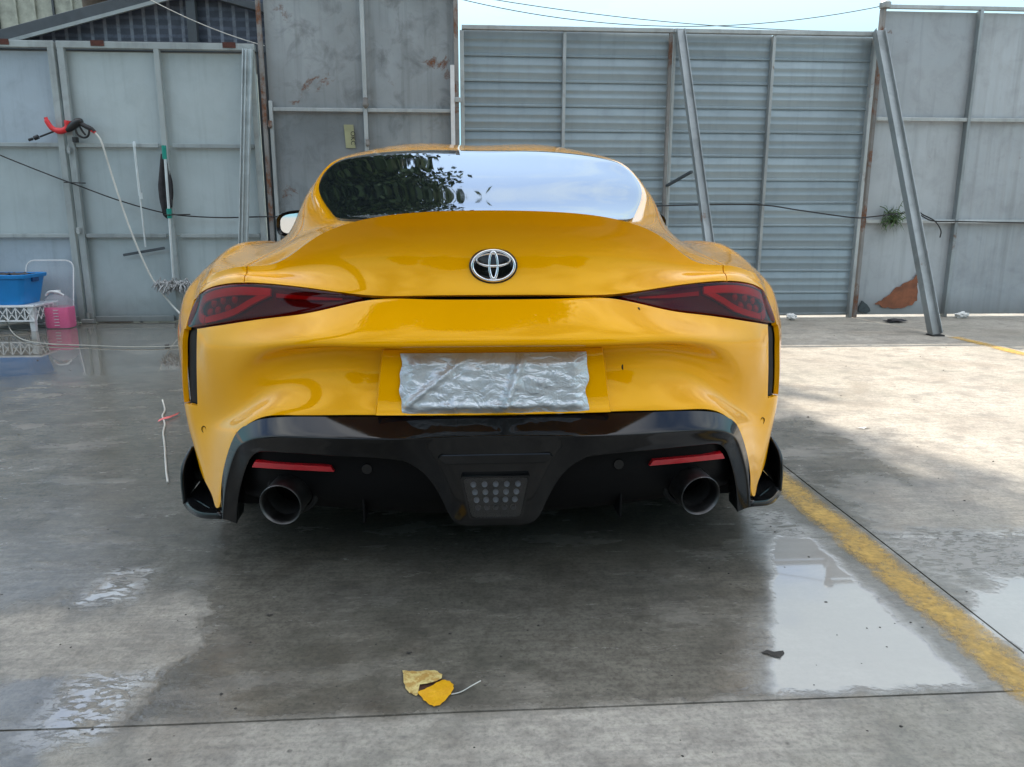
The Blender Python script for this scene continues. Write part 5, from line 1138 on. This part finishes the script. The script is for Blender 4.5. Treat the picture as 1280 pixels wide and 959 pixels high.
def Gz(px, py, z):
    d = _f + _r2 * ((px - 640) / 961.0) - _u2 * ((py - 479.5) / 961.0); k = (z - CAM.z) / d.z; return CAM + d * k
fh = [Gz(6, 398, 0.14), Gz(9, 404, 0.06), Gz(16, 416, 0.012), Gz(30, 425, 0.011), Gz(60, 430, 0.011), Gz(110, 432, 0.011), Gz(170, 434, 0.011), Gz(232, 432, 0.011), Gz(300, 425, 0.011), Gz(380, 421, 0.011)]
m = MB(); m.tube(smooth_pts(fh, 8), 0.0045, 7); tag(m.build('floor_hose', M['dull_hose'], smooth=60), 'thin pale hose running across the wet floor from the stool', 'hose')
m = MB(); m.tube([Gz(206, 432.5, 0.011), Gz(212, 432.2, 0.011)], 0.010, 8); tag(m.build('hose_joint', M['blackp'], smooth=60), 'black coupling on the pale floor hose', 'coupling')
m = MB(); m.tube(smooth_pts([(-4.35, 5.1, 0.012), (-4.1, 4.98, 0.03), (-3.95, 5.12, 0.05), (-3.9, 5.25, 0.05), (-4.2, 5.3, 0.02)], 6), 0.012, 7); tag(m.build('coiled_hose', M['hose'], smooth=60), 'white hose coiled on the floor beneath the lattice stool', 'hose')

# poles, mop, cloth
sq1 = empty('squeegee_pole', tuple(P5(175, 250, GY)), 'slim silver squeegee pole hanging on the gate beside the mop', 'squeegee')
m = MB(); m.tube([P5(168, 183, GY), P5(175, 245, GY)], 0.013, 8); m.tube([P5(175, 245, GY), P5(182, 309, GY)], 0.009, 8); m.build('pole', M['pole'], sq1, smooth=50)
m = MB(); m.lathe(P5(168, 181, GY) - Vector((0, 0, 0.02)), [(0, 0), (0.015, 0), (0.017, 0.02), (0.012, 0.045), (0, 0.05)], 10); m.build('end_cap', M['pole'], sq1, smooth=50)
m = MB(); m.tube([P5(176, 241, GY), P5(177, 249, GY)], 0.017, 8); m.build('clamp', M['pole'], sq1, smooth=50)
sb = MB(); sb.bar(P5(154, 319, GY + 0.03), P5(206, 310, GY + 0.03), 0.012, 0.024); sb.build('blade', M['beam'], sq1, bevel=0.003)
mop = empty('mop', tuple(P5(212, 280, GY)), 'mop with teal grips hung on the gate, shaggy grey head down', 'mop')
m = MB(); m.tube([P5(206, 192, GY - 0.02), P5(211, 262, GY - 0.02), P5(217, 352, GY - 0.02)], 0.012, 8); m.build('pole', M['pole'], mop, smooth=50)
m = MB(); m.tube([P5(204.6, 182, GY - 0.02), P5(206, 199, GY - 0.02)], [0.020, 0.018], 10); m.build('top_grip', M['green'], mop, smooth=40)
m = MB(); m.tube([P5(211, 261, GY - 0.02), P5(212, 273, GY - 0.02)], [0.023, 0.019], 10); m.build('middle_grip', M['green'], mop, smooth=40)
m = MB(); hc = P5(217, 356, GY - 0.05); m.box(hc, (0.24, 0.06, 0.03)); m.build('head_plate', M['beam'], mop, bevel=0.006)
m = MB(); rs = random.Random(8)
for k in range(190):
    a = hc + Vector((rs.uniform(-0.135, 0.135), rs.uniform(-0.05, 0.05), rs.uniform(-0.005, 0.03))); d = Vector((rs.gauss(0, 0.5), rs.gauss(-0.35, 0.4), rs.uniform(-1.4, 0.5))).normalized(); L = rs.uniform(0.03, 0.085)
    m.tube([a, a + d * L * 0.55 + Vector((0, 0, 0.006)), a + d * L + Vector((0, 0, -0.018))], [0.007, 0.007, 0.004], 5)
m.build('yarn', M['mop'], mop, smooth=60)
# cloth hanging behind the mop pole
P = []
for j in range(15):
    w = j / 14; z0_ = P5(203, 192, GY).z - 0.50 * w; row = []
    for i in range(13):
        u = i / 12; half = 0.016 + 0.044 * min(1, w * 1.9) * (1.0 if w < 0.75 else 1.0 - 0.9 * (w - 0.75) * 2)
        xx = P5(203, 192, GY).x - 0.008 + (u - 0.5) * 2 * half + 0.02 * w * math.sin(3 * u); row.append((xx, GY + 0.030 - 0.018 * math.sin(u * 11 + w * 2) * min(1, w * 2), z0_ - 0.06 * math.sin(u * 5.1 + 0.5) * w))
    P.append(row)
m = MB(); tag(m.grid(P).build('hanging_cloth', M['cloth'], smooth=80, fix=False), 'dark wet cloth hanging on the gate behind the mop pole', 'cloth').modifiers.new('t', 'SOLIDIFY').thickness = 0.004

# black cable across gate and fences
cb = [P5(-30, 180, GY), P5(0, 194, GY), P5(60, 218, GY), P5(95, 231, GY), P5(150, 251, GY), P5(210, 267, GY), P5(270, 272, GY), P5(330, 271, GY), P5(420, 270, GY), P5(560, 268, GY), P5(700, 262, GY), P5(840, 257, GY), P5(945, 256, GY), P5(1000, 263, GY), P5(1065, 272, GY), P5(1090, 271, GY), P5(1140, 266, GY), P5(1165, 276, GY), P5(1200, 277, GY), P5(1300, 279, GY)]
m = MB(); m.tube(smooth_pts(cb, 6), 0.0062, 6); tag(m.build('black_cable', M['cable'], smooth=60), 'black cable strung along the gate and fences', 'cable')
m = MB(); m.tube(smooth_pts([P5(1148, 262, GY - .01), P5(1153, 268, GY - 0.03), P5(1168, 276, GY - .02), P5(1176, 288, GY - .01), P5(1175, 297, GY)], 5), 0.006, 6); tag(m.build('cable_end', M['cable'], smooth=60), 'short loose cable end dangling beside the weed', 'cable')
for nm, pts, lb in (('cable_tie', [P5(80, 228, GY - .012), P5(107, 229, GY - .012)], 'thin dark rod tied across the gate where its leaves meet'), ('cable_tie', [P5(205, 269, GY - .05), P5(238, 268, GY - .012)], 'thin dark rod tied across the gate by the mop grip')):
    m = MB(); m.tube(pts, 0.005, 6); tag(m.build(nm, M['cable'], smooth=60), lb, 'rod')

# weed growing on the right fence rail
wd = empty('weed', tuple(P5(1115, 272, GY)), 'green weed growing out over the right fence rail', 'plant')
m = MB(); rs = random.Random(4); c = P5(1114, 273, WY - 0.05)
for k in range(150):
    a = c + Vector((rs.gauss(0, 0.04), rs.uniform(-0.03, 0.02), rs.gauss(0, 0.03))); d = Vector((rs.gauss(0.1, 0.8), rs.gauss(-0.4, 0.4), rs.gauss(-0.1, 0.8))).normalized(); L = rs.uniform(0.04, 0.12); s_ = d.orthogonal().normalized() * 0.004
    mid = a + d * L * 0.5 + Vector((0, 0, 0.01)); e = a + d * L - Vector((0, 0, 0.03)); m.add([a - s_, a + s_, mid + s_ * 1.4, mid - s_ * 1.4, e], [(0, 1, 2, 3), (3, 2, 4)])
m.build('leaves', M['weed'], wd, fix=False)
m = MB(); m.tube(smooth_pts([P5(1120, 280, WY - 0.02), P5(1108, 262, WY - 0.05), P5(1100, 258, WY - 0.06)], 4), 0.004, 5); m.tube(smooth_pts([P5(1118, 272, WY - 0.03), P5(1126, 256, WY - 0.05), P5(1131, 248, WY - 0.06)], 4), 0.003, 5); m.build('stem', M['weed'], wd)

# litter by the fence and on the yard
def crumple(c, r, mat, name, label, cat, seed, flat=0.6):
    bm = bmesh.new(); bmesh.ops.create_icosphere(bm, subdivisions=3, radius=1.0)
    for v_ in bm.verts:
        n_ = 1 + 0.55 * mnoise.noise(v_.co * 2.2 + Vector((seed, 0, 0))) + 0.25 * abs(mnoise.noise(v_.co * 6 + Vector((0, seed, 0)))); v_.co = Vector((v_.co.x * r[0] * n_, v_.co.y * r[1] * n_, max(-0.9, v_.co.z) * r[2] * n_))
    zmin = min(v_.co.z for v_ in bm.verts)
    for v_ in bm.verts: v_.co += Vector((c[0], c[1], -zmin + 0.001))
    me = bpy.data.meshes.new(name); bm.to_mesh(me); bm.free(); return tag(link_mesh(name, me, mat, None, 25), label, cat)
p = Gz(1198, 397, 0); crumple((p.x, 5.40), (0.06, 0.04, 0.028), M['litter'], 'crumpled_paper', 'crumpled white paper at the foot of the pale fence', 'litter', 1.0)
p = Gz(985, 399, 0); crumple((p.x, 5.35), (0.045, 0.04, 0.028), M['litter'], 'crumpled_bag', 'small crumpled white bag at the foot of the ribbed fence', 'litter', 5.0)
p = Gz(1118, 403, 0); crumple((p.x, 5.12), (0.09, 0.04, 0.016), M['cloth'], 'dark_rag', 'flat dark rag lying before the rust patch', 'rag', 9.0)
p = Gz(1080, 536, 0); m = MB(); m.add([(p.x - 0.03, p.y + 0.005, 0.004), (p.x - 0.005, p.y - 0.012, 0.003), (p.x + 0.012, p.y - 0.004, 0.010), (p.x + 0.034, p.y + 0.002, 0.004), (p.x + 0.01, p.y + 0.012, 0.006), (p.x - 0.008, p.y + 0.010, 0.002)], [(0, 1, 4, 5), (1, 2, 4), (2, 3, 4)]); tag(m.build('paper_scrap', M['litter'], fix=False), 'tiny torn white paper scrap on the sunlit concrete', 'litter')
# red and white tape with a pale cord on the wet floor
tp = [Gz(199, 526, 0.006), Gz(206, 523, 0.010), Gz(214, 521, 0.008), Gz(224, 517, 0.006)]
m = MB(); P = []
for q in smooth_pts(tp, 4): P.append([q + Vector((0, -0.022, 0.0)), q + Vector((0, 0.0, 0.006)), q + Vector((0, 0.022, 0))])
tag(m.grid(P).build('pink_tape', M['pink_ribbon'], smooth=60, fix=False), 'short strip of pink tape on the wet floor beside the car', 'tape')
m = MB(); m.tube(smooth_pts([Gz(203, 500, 0.006), Gz(206, 512, 0.006), Gz(203, 520, 0.006), Gz(206, 530, 0.006), Gz(204, 541, 0.006), Gz(206, 560, 0.006), Gz(208, 590, 0.006), Gz(210, 603, 0.006)], 5), 0.004, 6); tag(m.build('floor_string', M['hose'], smooth=60), 'pale string lying on the wet floor by the pink tape', 'string')
for (a, b) in (((8, 487), (40, 489)), ((120, 474), (165, 490)), ((150, 480), (205, 470))):
    pass

# fallen yellow leaf: folded, one half showing the pale underside
lf = empty('fallen_leaf', (-0.155, -0.30, 0.001), 'curled yellow fallen leaf with a long stalk on the concrete joint', 'leaf')
def leaf_patch(pix, zf, mat, name):
    pl = smooth_pts([(a, b, 0) for a, b in pix + pix[:1]], 4)[:-1]; c_ = Vector((sum(p.x for p in pl) / len(pl), sum(p.y for p in pl) / len(pl), 0)); m = MB(); N = len(pl); V = []
    for s_ in (1.0, 0.66, 0.33):
        for k, q in enumerate(pl):
            w = c_ + (q - c_) * s_; jit = (1 + 0.035 * math.sin(k * 2.4)) if s_ == 1.0 else 1; w = c_ + (w - c_) * jit; z = zf(w.x, w.y) + 0.0006 * math.sin(w.x * 0.9 + w.y * 0.7); V.append(Gz(w.x, w.y, z))
    V.append(Gz(c_.x, c_.y, zf(c_.x, c_.y)))
    m.add(V, [(i * N + k, i * N + (k + 1) % N, (i + 1) * N + (k + 1) % N, (i + 1) * N + k) for i in range(2) for k in range(N)] + [(2 * N + k, 2 * N + (k + 1) % N, 3 * N) for k in range(N)])
    return m.build(name, mat, lf, smooth=60, fix=False)
leaf_patch([(503, 838), (520, 839), (543, 838), (553, 845), (546, 851), (530, 855), (518, 857), (522, 869), (512, 866), (506, 857)], lambda x, y: 0.003 + 0.006 * math.exp(-((y - 848) / 9) ** 2), M['pleaf'], 'pale_half')
leaf_patch([(522, 865), (538, 858), (553, 850), (564, 853), (567, 860), (561, 870), (550, 881), (540, 882), (530, 875)], lambda x, y: 0.0035 + 0.004 * math.exp(-((y - 860) / 9) ** 2), M['yleaf'], 'yellow_half')
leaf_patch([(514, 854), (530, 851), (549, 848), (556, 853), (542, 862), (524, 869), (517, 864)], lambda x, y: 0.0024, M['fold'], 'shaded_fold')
m = MB(); m.tube(smooth_pts([Gz(564, 868, 0.003), Gz(576, 865, 0.004), Gz(590, 857, 0.006), Gz(601, 851, 0.008)], 5), 0.0012, 6); m.build('stalk', M['hose'], lf, smooth=60)
for (px, py, s_, lb) in ((337, 770, 0.006, 'small dark leaf scrap on the damp concrete behind the car'), (511, 817, 0.005, 'small dark leaf scrap just beyond the fallen yellow leaf'), (968, 818, 0.018, 'dark withered leaf lying in the bright puddle')):
    p = Gz(px, py, 0); n_ = 9; m = MB(); V = [(p.x + s_ * (1.3 + 0.5 * math.sin(k * 2.1)) * math.cos(2 * math.pi * k / n_), p.y + s_ * 0.8 * (1 + 0.4 * math.cos(k * 1.7)) * math.sin(2 * math.pi * k / n_), 0.0015 + 0.002 * (k % 2)) for k in range(n_)] + [(p.x, p.y, 0.004)]
    m.add(V, [(k, (k + 1) % n_, n_) for k in range(n_)]); tag(m.build('leaf_scrap', M['grit'], fix=False), lb, 'leaf scrap')
